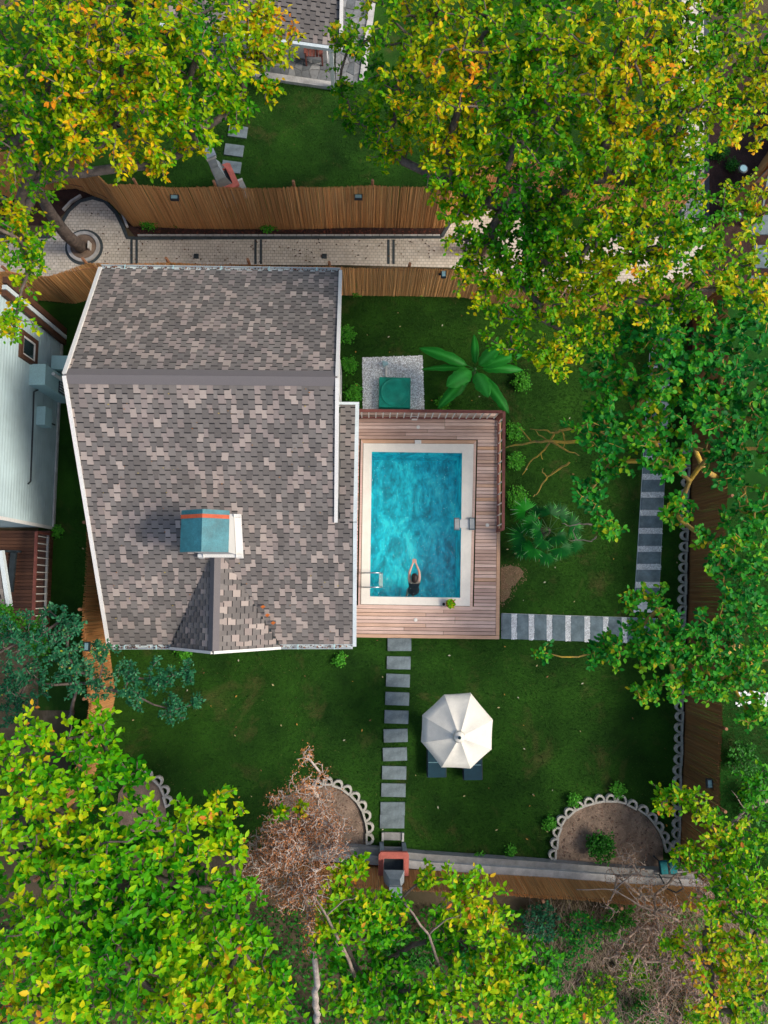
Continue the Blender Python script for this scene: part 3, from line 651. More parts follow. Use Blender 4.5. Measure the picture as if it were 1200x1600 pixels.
for s in (-1,1): st_.add([(cx,yh-.20,zr_+.006),(cx,yh-.11,zr_+.006),(cx+s*.565,yh-.11,ze_+.006),(cx+s*.565,yh-.20,ze_+.006)],[(0,1,2,3)])
st_.build('stripe','orange',ch)
# ------------------------------------------------------------------ neighbour on the left
nb = thing('neighbour_house','pale blue boarded house wall at the left edge of the picture','house',P(86,800,0))
A_, B_ = P(97,538), P(84,824); dd = (B_-A_).normalized(); inw = Vector((dd.y,-dd.x,0)); inw = inw if inw.x < 0 else -inw
zt = 5.2; q = [A_,B_,B_+inw*6,A_+inw*6]
MB().prism([(p.x,p.y) for p in q],0,zt).build('wall','pale_siding',nb)
MB().prism([(p.x,p.y) for p in [A_-dd*.3-inw*.5,B_+dd*.3-inw*.5,B_+dd*.3+inw*6.5,A_-dd*.3+inw*6.5]],zt,zt+.2).build('roof','kerb_dark',nb)
MB().beam(B_+Vector((.02,-.03,zt/2)),B_+Vector((.02,-.03,zt/2))+Vector((.001,0,0)),.1,zt).build('corner_board','trim',nb)
MB().beam(A_-inw*.02+Vector((0,0,.06)),B_-inw*.02+Vector((0,0,.06)),.05,.12).build('plinth','concrete_light',nb)
# window on that wall
def onwall(u,v,lift=0):       # where the ray through a pixel meets the wall plane
    d = RCAM @ Vector(((u-600)/F,-(v-800)/F,-1)); o = Vector((0,0,H)); nrm = -inw; t = ((A_+nrm*lift)-o).dot(nrm)/d.dot(nrm); return o+d*t
wc = onwall(43,545); ax = Matrix((dd, -inw, Vector((0,0,1)))).transposed()
wn = MB().box(wc,(.55,.06,.75),0,None,1,ax).build('window','glass',nb)
fm = MB(); fi = MB()
for s in (-1,1):
    fm.box(wc+dd*s*.34,(.13,.14,.97),0,None,1,ax); fm.box(wc+Vector((0,0,s*.42)),(.55,.14,.13),0,None,1,ax)
    fi.box(wc+dd*s*.25,(.05,.10,.70),0,None,1,ax); fi.box(wc+Vector((0,0,s*.33)),(.45,.10,.05),0,None,1,ax)
fm.build('frame','brown_wood',wn); fi.build('sash','trim',wn)
for k, (dx, mt, w_) in enumerate([(-.05,'brown_wood',.16),(-.22,'gutter',.12),(-.42,'brown_wood',.18)]):
    p = A_+dd*(dx)-inw*.08; MB().box((p.x,p.y,zt*.35),(.12,w_,zt*.7)).build('corner_post',mt,nb)
# service column with vent, pipe and boxes on the wall
sc = thing('service_cabinet','tall pale cabinet with vent grille and white pipe against the left wall','cabinet',P(98,606,0))
s0 = onwall(46,585); h1 = s0.z; ba = A_+dd*((s0-A_).dot(dd))-inw*.2; 
MB().box((ba.x,ba.y,h1/2),(.5,.62,h1),0,None,1,Matrix((-inw,dd,Vector((0,0,1)))).transposed()).build('body','pale_box',sc)
b2 = ba-inw*.27
MB().box((b2.x,b2.y-.1,.9),(.03,.34,.4)).build('grille_frame','dark_metal',sc)
for k in range(4): MB().box((b2.x+.018,b2.y-.22+.08*k,.9),(.02,.03,.36)).build('grille_slat','gutter',sc)
MB().tube([(b2.x+.06,b2.y+.12,.3),(b2.x+.06,b2.y+.12,h1-.3)],.05,10).build('pipe','plastic_white',sc)
b3 = ba-inw*.2+Vector((.25,.55,0)); MB().box((b3.x-.2,b3.y+.1,.55),(.5,.42,1.1)).build('side_box','pale_box',sc)
w2 = onwall(62,652); mb_ = thing('meter_box','small pale box with a black cable on the left wall','meter box',w2-inw*.02)
MB().box(w2-inw*.13,(.55,.26,.42),0,None,1,ax).build('body','pale_box',mb_)
cb = MB(); pp = [onwall(u,v,.03) for u,v in [(62,608),(53,612),(52,650),(50,700),(48,752),(44,756)]]; cb.tube(pp,.022,6).build('cable','dark_metal',mb_)
MB().tube([onwall(76,660,.03),onwall(86,664,.03)],.022,6).build('cable','dark_metal',mb_)
# neighbour deck
nd = thing('neighbour_deck','dark brown plank deck of the left neighbour','deck',P(40,900,0))
d0, d1 = P(78,829,.3), P(70,1010,.3)
for i in range(33):
    a, c = lerp(d0,d1,(i+.05)/33), lerp(d0,d1,(i+.95)/33); MB().prism([(a.x-3.2,a.y),(a.x,a.y),(c.x,c.y),(c.x-3.2,c.y)],.05,.3+random.uniform(-.003,.003)).build('plank','dark_deck',nd)
rl = thing('neighbour_railing','white balusters and red rail on the left neighbour deck','railing',d0)
a, c = P(77,835,.3), P(71,1000,.3); hh = .8
MB().beam(a+Vector((0,0,hh)),c+Vector((0,0,hh)),.08,.05).build('top_rail','red_wood',rl); MB().beam(a+Vector((0,0,.08)),c+Vector((0,0,.08)),.06,.05).build('bottom_rail','concrete',rl)
for i in range(15):
    p = lerp(a,c,(i+.5)/15); MB().box((p.x,p.y,.3+hh/2),(.025,.025,hh)).build('baluster','plastic_white',rl)
for p in (a,c): MB().box((p.x,p.y,.3+hh/2),(.07,.07,hh)).build('post','red_wood',rl)
t = thing('folded_stand','dark green T-shaped stand lying on the left neighbour deck','stand',P(20,895,.3))
p, q = P(22,862,.36), P(16,925,.36); MB().beam(p,q,.16,.1).build('bar','tank_green' if 0 else 'dark_metal',t); p, q = P(2,861,.36), P(33,862,.36); MB().beam(p,q,.06,.1).build('crossbar','dark_metal',t)
np_ = thing('neighbour_porch','white edged shingled porch roof at the left edge above the brown deck','porch',P(-40,900,0))
a, c = P(0,872,2.5), P(14,944,2.4); pr = MB(); addslab(pr,[a+Vector((-.06,0,0)),c+Vector((-.06,0,0)),c+Vector((-2.2,-.3,.8)),a+Vector((-2.2,.3,.8))]); pro = pr.build('roof','kerb_dark',np_)
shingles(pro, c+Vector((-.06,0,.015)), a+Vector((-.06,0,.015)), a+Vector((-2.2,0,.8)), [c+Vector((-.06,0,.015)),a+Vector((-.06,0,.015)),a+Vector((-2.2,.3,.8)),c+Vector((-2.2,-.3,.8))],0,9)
MB().beam(a+Vector((.02,.2,0)),c+Vector((.02,-.05,0)),.11,.14).build('fascia','gutter',np_)
for p in (a,c): MB().box((p.x-1.7,p.y,1.4),(.1,.1,2.8)).build('post','trim',np_)
# ------------------------------------------------------------------ house at the top edge
uh = thing('upper_house','house with dark shingle roof and stone patio at the top of the picture','house',P(500,80,0))
e_l, e_r = P(250,34,2.4), P(530,73,2.4); back = Vector((.10,3.6,1.7))
e_dir = (e_r-e_l); pr = MB(); addslab(pr,[e_l+dz,e_r+dz,e_r+back+dz,e_l+back+dz]); pro = pr.build('roof','kerb_dark',uh)
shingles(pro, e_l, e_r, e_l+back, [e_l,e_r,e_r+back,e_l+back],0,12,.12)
MB().beam(e_r+Vector((.05,-.1,-.02)),e_r+back+Vector((.05,0,-.02)),.1,.16).build('bargeboard','trim',uh)
MB().beam(e_l+Vector((0,-.08,-.04)),e_r+Vector((.1,-.08,-.04)),.10,.10).build('gutter','gutter',uh)
MB().prism([(e_l.x,e_l.y+1.2),(e_r.x-.5,e_r.y+1.5),(e_r.x-.4,e_r.y+4),(e_l.x,e_l.y+4)],0,2.3).build('wall','wall_white',uh)
for u,v,l in ((521,141,0),(398,122,1)):
    p = P(u,v); MB().box((p.x,p.y,1.15),(.13,.13,2.3)).build('post','gutter',uh)
def flagstones(name, label, quad, nx, ny, zt=.08):
    W = [P(*q) for q in quad]; t = MB().prism([(p.x,p.y) for p in W],-.02,zt-.025).build(name,'concrete',None,kind='structure')
    J = {}
    for i in range(nx+1):
        for j in range(ny+1):
            s = min(1,max(0,(i+(random.uniform(-.3,.3) if 0 < i < nx else 0))/nx)); r = min(1,max(0,(j+(random.uniform(-.3,.3) if 0 < j < ny else 0))/ny))
            J[i,j] = lerp(lerp(W[0],W[1],s),lerp(W[3],W[2],s),r)
    for i in range(nx):
        for j in range(ny):
            q = [J[i,j],J[i+1,j],J[i+1,j+1],J[i,j+1]]; c = sum(q,Vector())/4; q = [c+(p-c)*.95 for p in q]
            MB().prism([(p.x,p.y) for p in q],0,zt+random.uniform(-.006,.006)).build('flagstone','flag',t)
flagstones('patio','',[(330,52),(524,60),(520,132),(330,104)],16,5)
flagstones('patio_path','',[(527,-40),(583,-40),(560,132),(524,132)],4,12,.07)
a, c = P(330,109), P(522,137); MB().beam(a+Vector((0,0,.06)),c+Vector((0,0,.06)),.22,.14).build('patio_kerb','concrete_light',None,kind='structure')
a, c = P(588,-40), P(566,130); MB().beam(a+Vector((0,0,.06)),c+Vector((0,0,.06)),.2,.14).build('patio_kerb','concrete_light',None,kind='structure')
# wooden chair on that patio
p = P(492,96); t = thing('wooden_chair','dark red wooden slatted chair on the stone patio under the eave','chair',(p.x,p.y,.08))
for k in range(5): MB().box((p.x-.22+.11*k,p.y,.5),(.09,.5,.03)).build('seat_slat','red_wood',t)
for k in range(5): MB().box((p.x-.22+.11*k,p.y+.3,.85),(.07,.03,.6)).build('back_slat','red_wood',t)
for sx in (-.27,.27):
    for sy in (-.22,.25): MB().box((p.x+sx,p.y+sy,.3),(.05,.05,.44)).build('leg','red_wood',t)
    MB().beam((p.x+sx,p.y-.3,.68),(p.x+sx,p.y+.3,.7),.08,.03).build('arm','red_wood',t); MB().box((p.x+sx,p.y-.22,.58),(.05,.05,.2)).build('arm_post','red_wood',t)
MB().box((p.x,p.y+.25,.62),(.6,.03,.05)).build('rail','red_wood',t)
# ================================================================== REED FENCES
def fence(label, px, h=2.0, post_every=2.1, top=True, z0=0.0, warm=1.0, name='reed_fence'):
    W = [P(u,v) for u,v in px]; t = thing(name, label, 'fence', (W[0].x,W[0].y,z0)); seg = []; tot = 0
    for a, b_ in zip(W,W[1:]): seg.append((a,b_,tot,(b_-a).length)); tot += (b_-a).length
    def at(s):
        for a,b_,s0,L in seg:
            if s <= s0+L+1e-6: return lerp(a,b_,max(0,(s-s0))/L), (b_-a).normalized()
        return seg[-1][1], (seg[-1][1]-seg[-1][0]).normalized()
    n = int(tot/.017); npost = max(2,int(tot/post_every)+1); step = tot/(npost-1)
    V = []; Fc = []; Cc = []; rg = np.random.default_rng(int(tot*1000)%9999)
    base = np.array([[-.009,-.007],[.009,-.007],[0,.010]])
    for layer in range(2):
        for i in range(n):
            s = (i+.5*layer)*.017
            if s > tot: continue
            p, d = at(s); f = (s/step)%1; hh = h-.07*math.sin(f*math.pi)+rg.normal(0,.022)-(.05 if layer else 0)
            nn = np.array([-d.y,d.x]); dd_ = np.array([d.x,d.y]); off = (layer-.5)*.028+rg.normal(0,.005); lean = rg.normal(0,.018)
            k = len(V)
            for z, l in ((z0,0),(z0+hh,lean)):
                for bx, by in base*rg.uniform(.8,1.25):
                    xy = np.array([p.x,p.y])+dd_*(bx+l)+nn*(by+off); V.append((xy[0],xy[1],z))
            Fc += [(k,k+1,k+4,k+3),(k+1,k+2,k+5,k+4),(k+2,k,k+3,k+5)]
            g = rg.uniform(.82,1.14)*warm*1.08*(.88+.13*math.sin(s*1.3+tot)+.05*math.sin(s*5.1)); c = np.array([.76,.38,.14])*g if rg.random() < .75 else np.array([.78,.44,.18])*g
            Cc += [c]*6
    bulk('reed_screen', np.array(V), np.array(Fc), 'reed_mat', t, cols=np.array(Cc), kind='stuff')
    for i in range(npost):
        p, d = at(min(tot,i*step)); nn = Vector((-d.y,d.x,0)); q = p+nn*(.06 if (p+nn).length > p.length else -.06)
        MB().tube([(q.x,q.y,0),(q.x,q.y,h+.12+random.uniform(-.04,.06))],.045,8).build('post','terracotta' if 0 else 'pole',t)
    for zz in (.35,h-.2):
        mb = MB()
        pts = [at(s)[0] for s in np.linspace(0,tot,max(3,int(tot/.8)))]
        out = []
        for p in pts:
            out.append((p.x,p.y,z0+zz))
        mb.tube(out,.012,5).build('tie_rail','pole',t)
    return at, tot
M('pole', (.33,.15,.075), .85, .3, 6, .3, 50)
fence('long reed fence between the far lawn and the mulch above the brick path', [(-60,322),(0,318),(60,298),(120,294),(172,316),(208,353),(300,357),(455,358),(560,355),(690,356)],2.35)
fence('reed fence bending away under the golden tree right of the long fence', [(690,356),(730,318),(780,305),(840,318),(930,330),(1056,336)])
fence('reed fence along the lower side of the path above the pool lawn', [(-60,470),(60,468),(118,474),(175,456),(300,455),(540,461),(640,462),(725,464),(790,478),(880,492),(1000,478),(1080,470)],1.95,2.2,warm=1.1)
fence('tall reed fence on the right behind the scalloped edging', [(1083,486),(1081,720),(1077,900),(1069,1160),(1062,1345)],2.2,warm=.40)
fence('reed fence along the bottom of the garden behind the low wall', [(380,1338),(520,1345),(660,1352),(840,1362),(1000,1374),(1160,1381),(1260,1384)],1.75,z0=0,warm=1.15)
fence('reed fence on the left of the house beside the neighbour strip', [(176,826),(168,1000),(180,1085),(165,1160),(140,1230),(110,1330)],1.9,warm=1.0)
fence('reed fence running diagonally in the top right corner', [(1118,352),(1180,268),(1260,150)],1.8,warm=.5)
# low wall at the bottom of the garden
lw = thing('low_wall','low rendered wall with pale coping in front of the bottom reed fence','wall',P(700,1340))
wp = [(440,1322),(560,1328),(660,1338),(840,1350),(1000,1362),(1160,1369)]
for a, b_ in zip(wp,wp[1:]):
    a, b_ = P(*a), P(*b_); MB().beam(a+Vector((0,.04,.15)),b_+Vector((0,.04,.15)),.28,.30).build('wall','concrete',lw); MB().beam(a+Vector((0,-.11,.2)),b_+Vector((0,-.11,.2)),.22,.42).build('coping','concrete_light',lw)
# lamps hung on the fences
def lamp(u,v,z,label,rz=0,oval=False,base=None):
    if base:                      # height where the sight line meets the fence face
        b0 = P(*base[1:]); z = .2
        while z < 2.3 and abs(P(u,v,z)[base[0]]) > abs(b0[base[0]]) - .09: z += .01
    p = P(u,v,z); t = thing('fence_lamp',label,'lamp',p,'solar lamps on the reed fences')
    d = Vector((-p.x,-p.y,0)).normalized() if False else None
    R = Matrix.Rotation(rz,3,'Z')
    if oval:
        MB().lathe([(.09,-.03),(.15,-.02),(.15,.02),(.12,.03)],(p.x,p.y,p.z),14).build('frame','dark_metal',t); MB().lathe([(.11,.03),(.11,.036)],(p.x,p.y,p.z),14).build('panel','panel',t)
    else:
        MB().box(p,(.25,.16,.09),rz).build('frame','dark_metal',t); MB().box(p+Vector((0,0,.048)),(.19,.10,.008),rz).build('panel','panel',t)
    MB().box(p+R@Vector((0,.10,-.03)),(.05,.1,.04),rz).build('bracket','dark_metal',t)
lamp(273,309,1.4,'small solar lamp on the long reed fence, left one',base=(1,273,357)); lamp(560,308,1.4,'small solar lamp on the long reed fence, right one',base=(1,560,355))
lamp(693,428,1.45,'small solar lamp on the reed fence above the pool lawn',1.57,base=(1,693,463)); lamp(1108,1224,1.35,'small solar lamp on the right reed fence',-1.57,base=(0,1067,1224))
lamp(136,1010,1.4,'small solar lamp on the reed fence left of the house',1.57,base=(0,169,1010)); lamp(5,311,.9,'small solar lamp on the reed fence at the left picture edge')
lamp(1161,264,1.5,'oval wall lamp on the corner fence, upper one',0,True); lamp(1152,337,1.2,'oval wall lamp on the corner fence, lower one',0,True)
# gate and slabs in the top right corner
gt = thing('metal_gate','grey double rail gate between two brown posts in the top right corner','gate',P(1170,335))
a, c = P(1165,352), P(1178,282); 
for dx in (0,.22): MB().beam((a.x+dx,a.y,.95),(c.x+dx,c.y,.95),.06,.06).build('rail','slab',gt)
for p in (a,c): MB().box((p.x+.1,p.y,.55),(.16,.16,1.1)).build('post','pole',gt)
for k in range(6):
    p = lerp(a,c,(k+.5)/6); MB().box((p.x,p.y,.5),(.03,.03,.85)).build('bar','slab',gt)
for i,(u,v) in enumerate([(1186,350),(1192,402),(1185,450)]):
    p = P(u,v); o = MB().box((0,0,.03),(.62,.8,.06)).build('paving_slab','slab_dark'); o.location = (p.x,p.y,.0)
    tag(o,'dark square paving slab at the right edge, '+['upper','middle','lower'][i]+' of three','paving slab','slabs at the corner gate')
# ================================================================== GARDEN FURNITURE
def bbq(p, rz, label, lean=0):
    t = thing('barbecue',label,'barbecue',(p.x,p.y,0)); R = Matrix.Rotation(rz,3,'Z'); L = lambda x,y,z: Vector((p.x,p.y,0))+R@Vector((x,y,z))
    def bx(nm,c,d,mt): MB().box(L(*c),d,rz).build(nm,mt,t)
    bx('side_wall',(-.33,0,.42),(.12,.56,.84),'bbq_grey'); bx('side_wall',(.33,0,.42),(.12,.56,.84),'bbq_grey'); bx('back_wall',(0,-.24,.42),(.54,.08,.84),'bbq_grey'); bx('shelf',(0,.03,.34),(.54,.46,.06),'concrete')
    bx('hearth',(0,-.02,.80),(.54,.36,.08),'kerb_dark')
    k = MB(); o = [(-.43,-.30),(-.43,.26),(-.37,.34),(.37,.34),(.43,.26),(.43,-.30),(.28,-.30),(.28,.16),(-.28,.16),(-.28,-.30)]
    q = [L(x,y,0) for x,y in o]; k.prism([(v.x,v.y) for v in q],.84,.94); k.build('counter','bbq_red',t)
    h = MB(); lo = [(-.29,-.30),(.29,-.30),(.29,.14),(-.29,.14)]; m1 = [(-.28,-.30),(.28,-.30),(.28,.02),(-.28,.02)]; up_ = [(-.14,-.32),(.14,-.32),(.14,-.08),(-.14,-.08)]
    vs = [L(x,y,.95) for x,y in lo]+[L(x,y,1.35) for x,y in m1]+[L(x,y,1.72) for x,y in up_]+[L(x,y,2.15) for x,y in up_]
    # open front between lo and m1
    h.add(vs,[(0,1,5,4),(1,2,6,5),(3,0,4,7),(4,5,9,8),(5,6,10,9),(6,7,11,10),(7,4,8,11),(8,9,13,12),(9,10,14,13),(10,11,15,14),(11,8,12,15)])
    h.build('hood','bbq_grey',t)
    c = MB()
    for s in (-1,1): c.box(L(s*.13,-.2,2.17),(.05,.30,.06),rz); c.box(L(0,-.2+s*.13,2.17),(.2,.05,.06),rz)
    c.build('chimney_rim','concrete_light',t); bx('chimney_cap',(0,-.2,2.28),(.34,.34,.05),'bbq_grey')
    for sx in (-.12,.12): bx('cap_leg',(sx,-.2,2.22),(.04,.2,.08),'bbq_grey')
    for s in (-.3,.3): bx('floor_kerb',(s,.45,.05),(.06,.24,.1),'concrete_light')
    bx('ash_slab',(0,.46,.03),(.54,.22,.06),'concrete')
bbq(P(613,1331), -.03, 'grey concrete barbecue with red counter at the end of the stepping stones')
bbq(P(360,304), -1.15, 'grey concrete barbecue with red counter beyond the long reed fence')
# parasol
rim = [(695,1087),(736,1084),(770,1125),(768,1171),(735,1201),(690,1199),(659,1160),(661,1119)]
R_ = [P(u,v,2.15) for u,v in rim]; c = sum(R_,Vector())/8; apex = Vector((c.x-.02,c.y-.03,2.72))
um = thing('parasol','cream eight-sided parasol over two loungers on the lawn','parasol',(c.x,c.y,0))
cn = MB(); NS = 6; rows = []
for i in range(8):
    a, b_ = R_[i], R_[(i+1)%8]; a = Vector((a.x,a.y,2.15)); 
    V = []
    for s in range(NS+1):
        for t_ in range(5):
            f = s/NS; e = lerp(a,Vector((b_.x,b_.y,2.15)),t_/4); pnt = lerp(apex,e,f); sag = -.05*math.sin(f*math.pi)*(1-abs(t_/4-.5)*2*.4); inward = math.sin(t_/4*math.pi)*.012*f
            pnt = pnt+Vector((0,0,sag*math.sin(t_/4*math.pi)+.03*math.sin(f*math.pi)))+(Vector((c.x,c.y,pnt.z))-pnt)*inward; V.append(pnt)
    for t_ in range(5):
        q = V[NS*5+t_]; V.append(q+Vector((0,0,-.14))+(q-Vector((c.x,c.y,q.z))).normalized()*.012)
    o = MB(); o.add(V,[(s*5+k,(s+1)*5+k,(s+1)*5+k+1,s*5+k+1) for s in range(NS) for k in range(4)]+[(NS*5+k,NS*5+5+k,NS*5+6+k,NS*5+1+k) for k in range(4)]); o.build('canopy_panel','canvas',um,True)
    MB().tube([apex-Vector((0,0,.05)),lerp(apex,a,.5)-Vector((0,0,.03)),a-Vector((0,0,.02))],.012,6).build('rib','plastic_white',um)
MB().tube([(c.x,c.y,0),(c.x,c.y,2.6)],.025,10).build('pole','dark_metal',um); MB().lathe([(.26,0),(.26,.05),(.2,.08),(.05,.1),(.05,.3)],(c.x,c.y,0),20).build('base','dark_metal',um)
vt = MB(); k = 12
vt.lathe([(.16,-.05),(.13,0.0),(.03,.05)],(apex.x,apex.y,apex.z),16); vt.build('vent_cap','canvas',um,True)
MB().lathe([(.035,.04),(.045,.07),(.03,.11),(.005,.125)],(apex.x,apex.y,apex.z),12).build('finial','navy',um,True)
def lounger(u, v1, label):
    f = P(u,v1,.32); t = thing('sun_lounger',label,'lounger',(f.x,f.y,0),'loungers under the parasol'); w_, L_ = .53, 1.85
    for sx in (-1,1):
        MB().beam((f.x+sx*(w_/2+.015),f.y,.27),(f.x+sx*(w_/2+.015),f.y+L_,.27),.03,.05).build('side_rail','dark_metal',t)
        for yy in (.15,1.0,1.7): MB().box((f.x+sx*(w_/2+.0),f.y+yy,.13),(.035,.04,.26)).build('leg','dark_metal',t)
    MB().beam((f.x-w_/2,f.y+.01,.27),(f.x+w_/2,f.y+.01,.27),.03,.05).build('foot_rail','dark_metal',t)
    MB().box((f.x,f.y+.22,.315),(w_,.42,.06)).build('pad','navy',t); MB().box((f.x,f.y+.75,.315),(w_,.6,.06)).build('pad','navy',t)
    MB().beam((f.x,f.y+1.08,.32),(f.x,f.y+1.75,.62),w_,.06).build('backrest','navy',t)
    for yy in (.44,1.06): MB().box((f.x,f.y+yy,.335),(w_-.04,.015,.02)).build('seam','panel',t)
    MB().beam((f.x,f.y+1.5,.27),(f.x,f.y+1.6,.52),.3,.03).build('back_support','dark_metal',t)
lounger(682.5,1215,'navy lounger under the parasol, nearer the stepping stones'); lounger(739,1219,'navy lounger under the parasol, farther from the stepping stones')
# seat half hidden under the dry bush
p = P(1044,1362,.4); t = thing('garden_chair','low dark metal chair with two teal pads at the lower right corner of the garden','chair',(p.x,p.y,0))
for sx, sz in ((-.13,0),(.13,.02)):
    mb = MB(); mb.box((p.x+sx,p.y+.12,.42+sz),(.22,.38,.08),.08,taper=.9); mb.build('pad','teal_fabric',t)
MB().tube([(p.x-.26,p.y-.05,.38),(p.x+.26,p.y-.05,.38)],.02,6).tube([(p.x-.26,p.y+.3,.38),(p.x+.26,p.y+.3,.38)],.02,6).tube([(p.x-.26,p.y+.3,.0),(p.x-.26,p.y+.3,.38),(p.x-.26,p.y-.1,.42),(p.x-.24,p.y-.3,.8),(p.x,p.y-.38,.88),(p.x+.24,p.y-.3,.8),(p.x+.26,p.y-.1,.42),(p.x+.26,p.y+.3,.38),(p.x+.26,p.y+.3,0)],.02,6).build('frame','dark_metal',t)
for sx in (-.26,.26): MB().tube([(p.x+sx,p.y-.1,.42),(p.x+sx,p.y-.18,0)],.02,6).build('leg','dark_metal',t)
# ================================================================== SWIMMER
sh = P(647.5,907,ZW); W0 = Vector((sh.x,sh.y,ZW)); sc_ = 1.0
def SP(x,y,z): return W0+Vector((x,y,z))*sc_
verts, edges, rads = [], [], []
def vtx(p, r, par=None):
    verts.append(tuple(p)); rads.append(r)
    if par is not None: edges.append((par,len(verts)-1))
    return len(verts)-1
pel = vtx(SP(-.01,-.30,-.46),(.10,.09)); wst = vtx(SP(0,-.20,-.28),(.085,.08),pel); chs = vtx(SP(0,-.09,-.12),(.095,.085),wst); nck = vtx(SP(0,.01,-.03),(.065,.06),chs)
hd0 = vtx(SP(0,.06,.02),(.07,.075),nck); hd1 = vtx(SP(0,.13,.05),(.085,.095),hd0); hd2 = vtx(SP(0,.20,.05),(.06,.07),hd1)
for s in (-1,1):
    shd = vtx(SP(s*.155,-.01,-.045),(.062,.058),chs); elb = vtx(SP(s*.15,.27,.015),(.041,.040),shd); wr = vtx(SP(s*.055,.50,.02),(.027,.024),elb); pm = vtx(SP(s*.032,.57,.02),(.036,.018),wr)
    for k in range(4): 
        f1 = vtx(SP(s*(.010+.017*k),.63-.006*abs(k-1),.02),(.0095,.0095),pm); vtx(SP(s*(.008+.015*k),.675-.010*abs(k-1.2),.012),(.008,.008),f1)
    th1 = vtx(SP(s*.004,.565,.03),(.011,.010),wr); vtx(SP(s*.000,.605,.035),(.009,.009),th1)
    hip = vtx(SP(s*.085-.01,-.33,-.52),(.095,.09),pel); kn = vtx(SP(s*.10-.03,-.28,-.88),(.06,.06),hip); an = vtx(SP(s*.10-.06,-.46,-1.18),(.04,.04),kn); vtx(SP(s*.11-.06,-.46,-1.30),(.035,.03),an)
me = bpy.data.meshes.new('person'); me.from_pydata(verts,edges,[]); me.materials.append(MT['skin']); po = bpy.data.objects.new('person',me); COL.objects.link(po)
sm = po.modifiers.new('skin','SKIN'); sm.use_smooth_shade = True; po.modifiers.new('sub','SUBSURF').levels = 2; po.modifiers['sub'].render_levels = 2
for i, sv in enumerate(me.skin_vertices[0].data): sv.radius = rads[i]; sv.use_root = (i == pel)
tag(po,'swimmer in a dark swimsuit gliding with both arms stretched forward in the pool','person')
hr = MB(); 
for k in range(1): pass
hv = []; hf = []; nu_, nv_ = 14, 8
for j in range(nv_+1):
    for i in range(nu_):
        th_, ph_ = math.pi*j/nv_, 2*math.pi*i/nu_; r = 1+.05*math.sin(5*ph_)
        hv.append(SP(.108*math.sin(th_)*math.cos(ph_)*r,.10+.125*math.cos(th_)-(.06 if th_ > 2.2 else 0),.075+.085*math.sin(th_)*math.sin(ph_)*r))
hf = [(j*nu_+i,j*nu_+(i+1)%nu_,(j+1)*nu_+(i+1)%nu_,(j+1)*nu_+i) for j in range(nv_) for i in range(nu_)]
hr.add(hv,hf); ho = hr.build('hair','hair',po,True)
su = MB(); rows = [(-.02,-.06,.150,.075),(-.07,-.10,.162,.112),(-.12,-.17,.150,.11),(-.20,-.28,.134,.10),(-.28,-.42,.165,.122),(-.33,-.52,.16,.13)]; V = []
for y,z,rx,rz_ in rows:
    for i in range(16):
        a = 2*math.pi*i/16; ax_ = Vector((0,.55,.83)); V.append(SP(rx*1.13*math.cos(a),y-rz_*1.15*math.sin(a)*.85,z+rz_*1.15*math.sin(a)*.53))
su.add(V,[(r*16+i,r*16+(i+1)%16,(r+1)*16+(i+1)%16,(r+1)*16+i) for r in range(5) for i in range(16)]+[tuple(range(80,96))]); su.build('swimsuit','swimsuit',po,True)
# ================================================================== VEGETATION
LV = np.array([[0,0,0],[-.30,.32,.05],[.30,.32,.05],[-.27,.66,.04],[.27,.66,.04],[0,1,-.10],[0,.32,-.03],[0,.66,-.03]])
LFq = np.array([[1,6,7,3],[6,2,4,7]]); LFt = np.array([[0,6,1],[0,2,6],[3,7,5],[7,4,5]])
def nrm(a): return a/np.maximum(np.linalg.norm(a,axis=-1,keepdims=True),1e-9)
def leaves(name, pos, axis, normal, size, lc, mat, parent, wid=1.0, quad=False):
    n = len(pos); y = nrm(axis); x = nrm(np.cross(y,normal)); z = np.cross(x,y)
    T = LV.copy(); T[:,0] *= wid
    V = pos[:,None,:] + size[:,None,None]*(T[None,:,0:1]*x[:,None,:]+T[None,:,1:2]*y[:,None,:]+T[None,:,2:3]*z[:,None,:])
    tri = np.array([[0,6,1],[0,2,6],[3,7,5],[7,4,5],[1,6,7],[1,7,3],[6,2,4],[6,4,7]])
    f = (tri[None]+np.arange(n)[:,None,None]*8).reshape(-1,3)
    return bulk(name, V.reshape(-1,3), f, mat, parent, lc=np.repeat(lc,8), smooth=True)
def branch_mesh(name, nodes_, par, rad, mat, parent):
    i = np.arange(1,len(nodes_)); a = nodes_[par[1:]]; b_ = nodes_[1:]; ra = np.minimum(rad[par[1:]], rad[1:]*1.35); rb = rad[1:]
    d = nrm(b_-a); o = nrm(np.cross(d, np.where(np.abs(d[:,2:3]) < .9, [[0,0,1.]], [[1.,0,0]]))); p = np.cross(d,o); k = 6
    ang = np.arange(k)*2*math.pi/k; ring_ = o[:,None,:]*np.cos(ang)[None,:,None]+p[:,None,:]*np.sin(ang)[None,:,None]
    V = np.concatenate([a[:,None,:]-d[:,None,:]*ra[:,None,None]*.3+ring_*ra[:,None,None], b_[:,None,:]+d[:,None,:]*rb[:,None,None]*.3+ring_*rb[:,None,None]],1).reshape(-1,3)
    j = np.arange(k); f = np.stack([j,(j+1)%k,(j+1)%k+k,j+k],-1)
    f = (f[None]+np.arange(len(a))[:,None,None]*2*k).reshape(-1,4)
    return bulk(name, V, f, mat, parent, smooth=True)
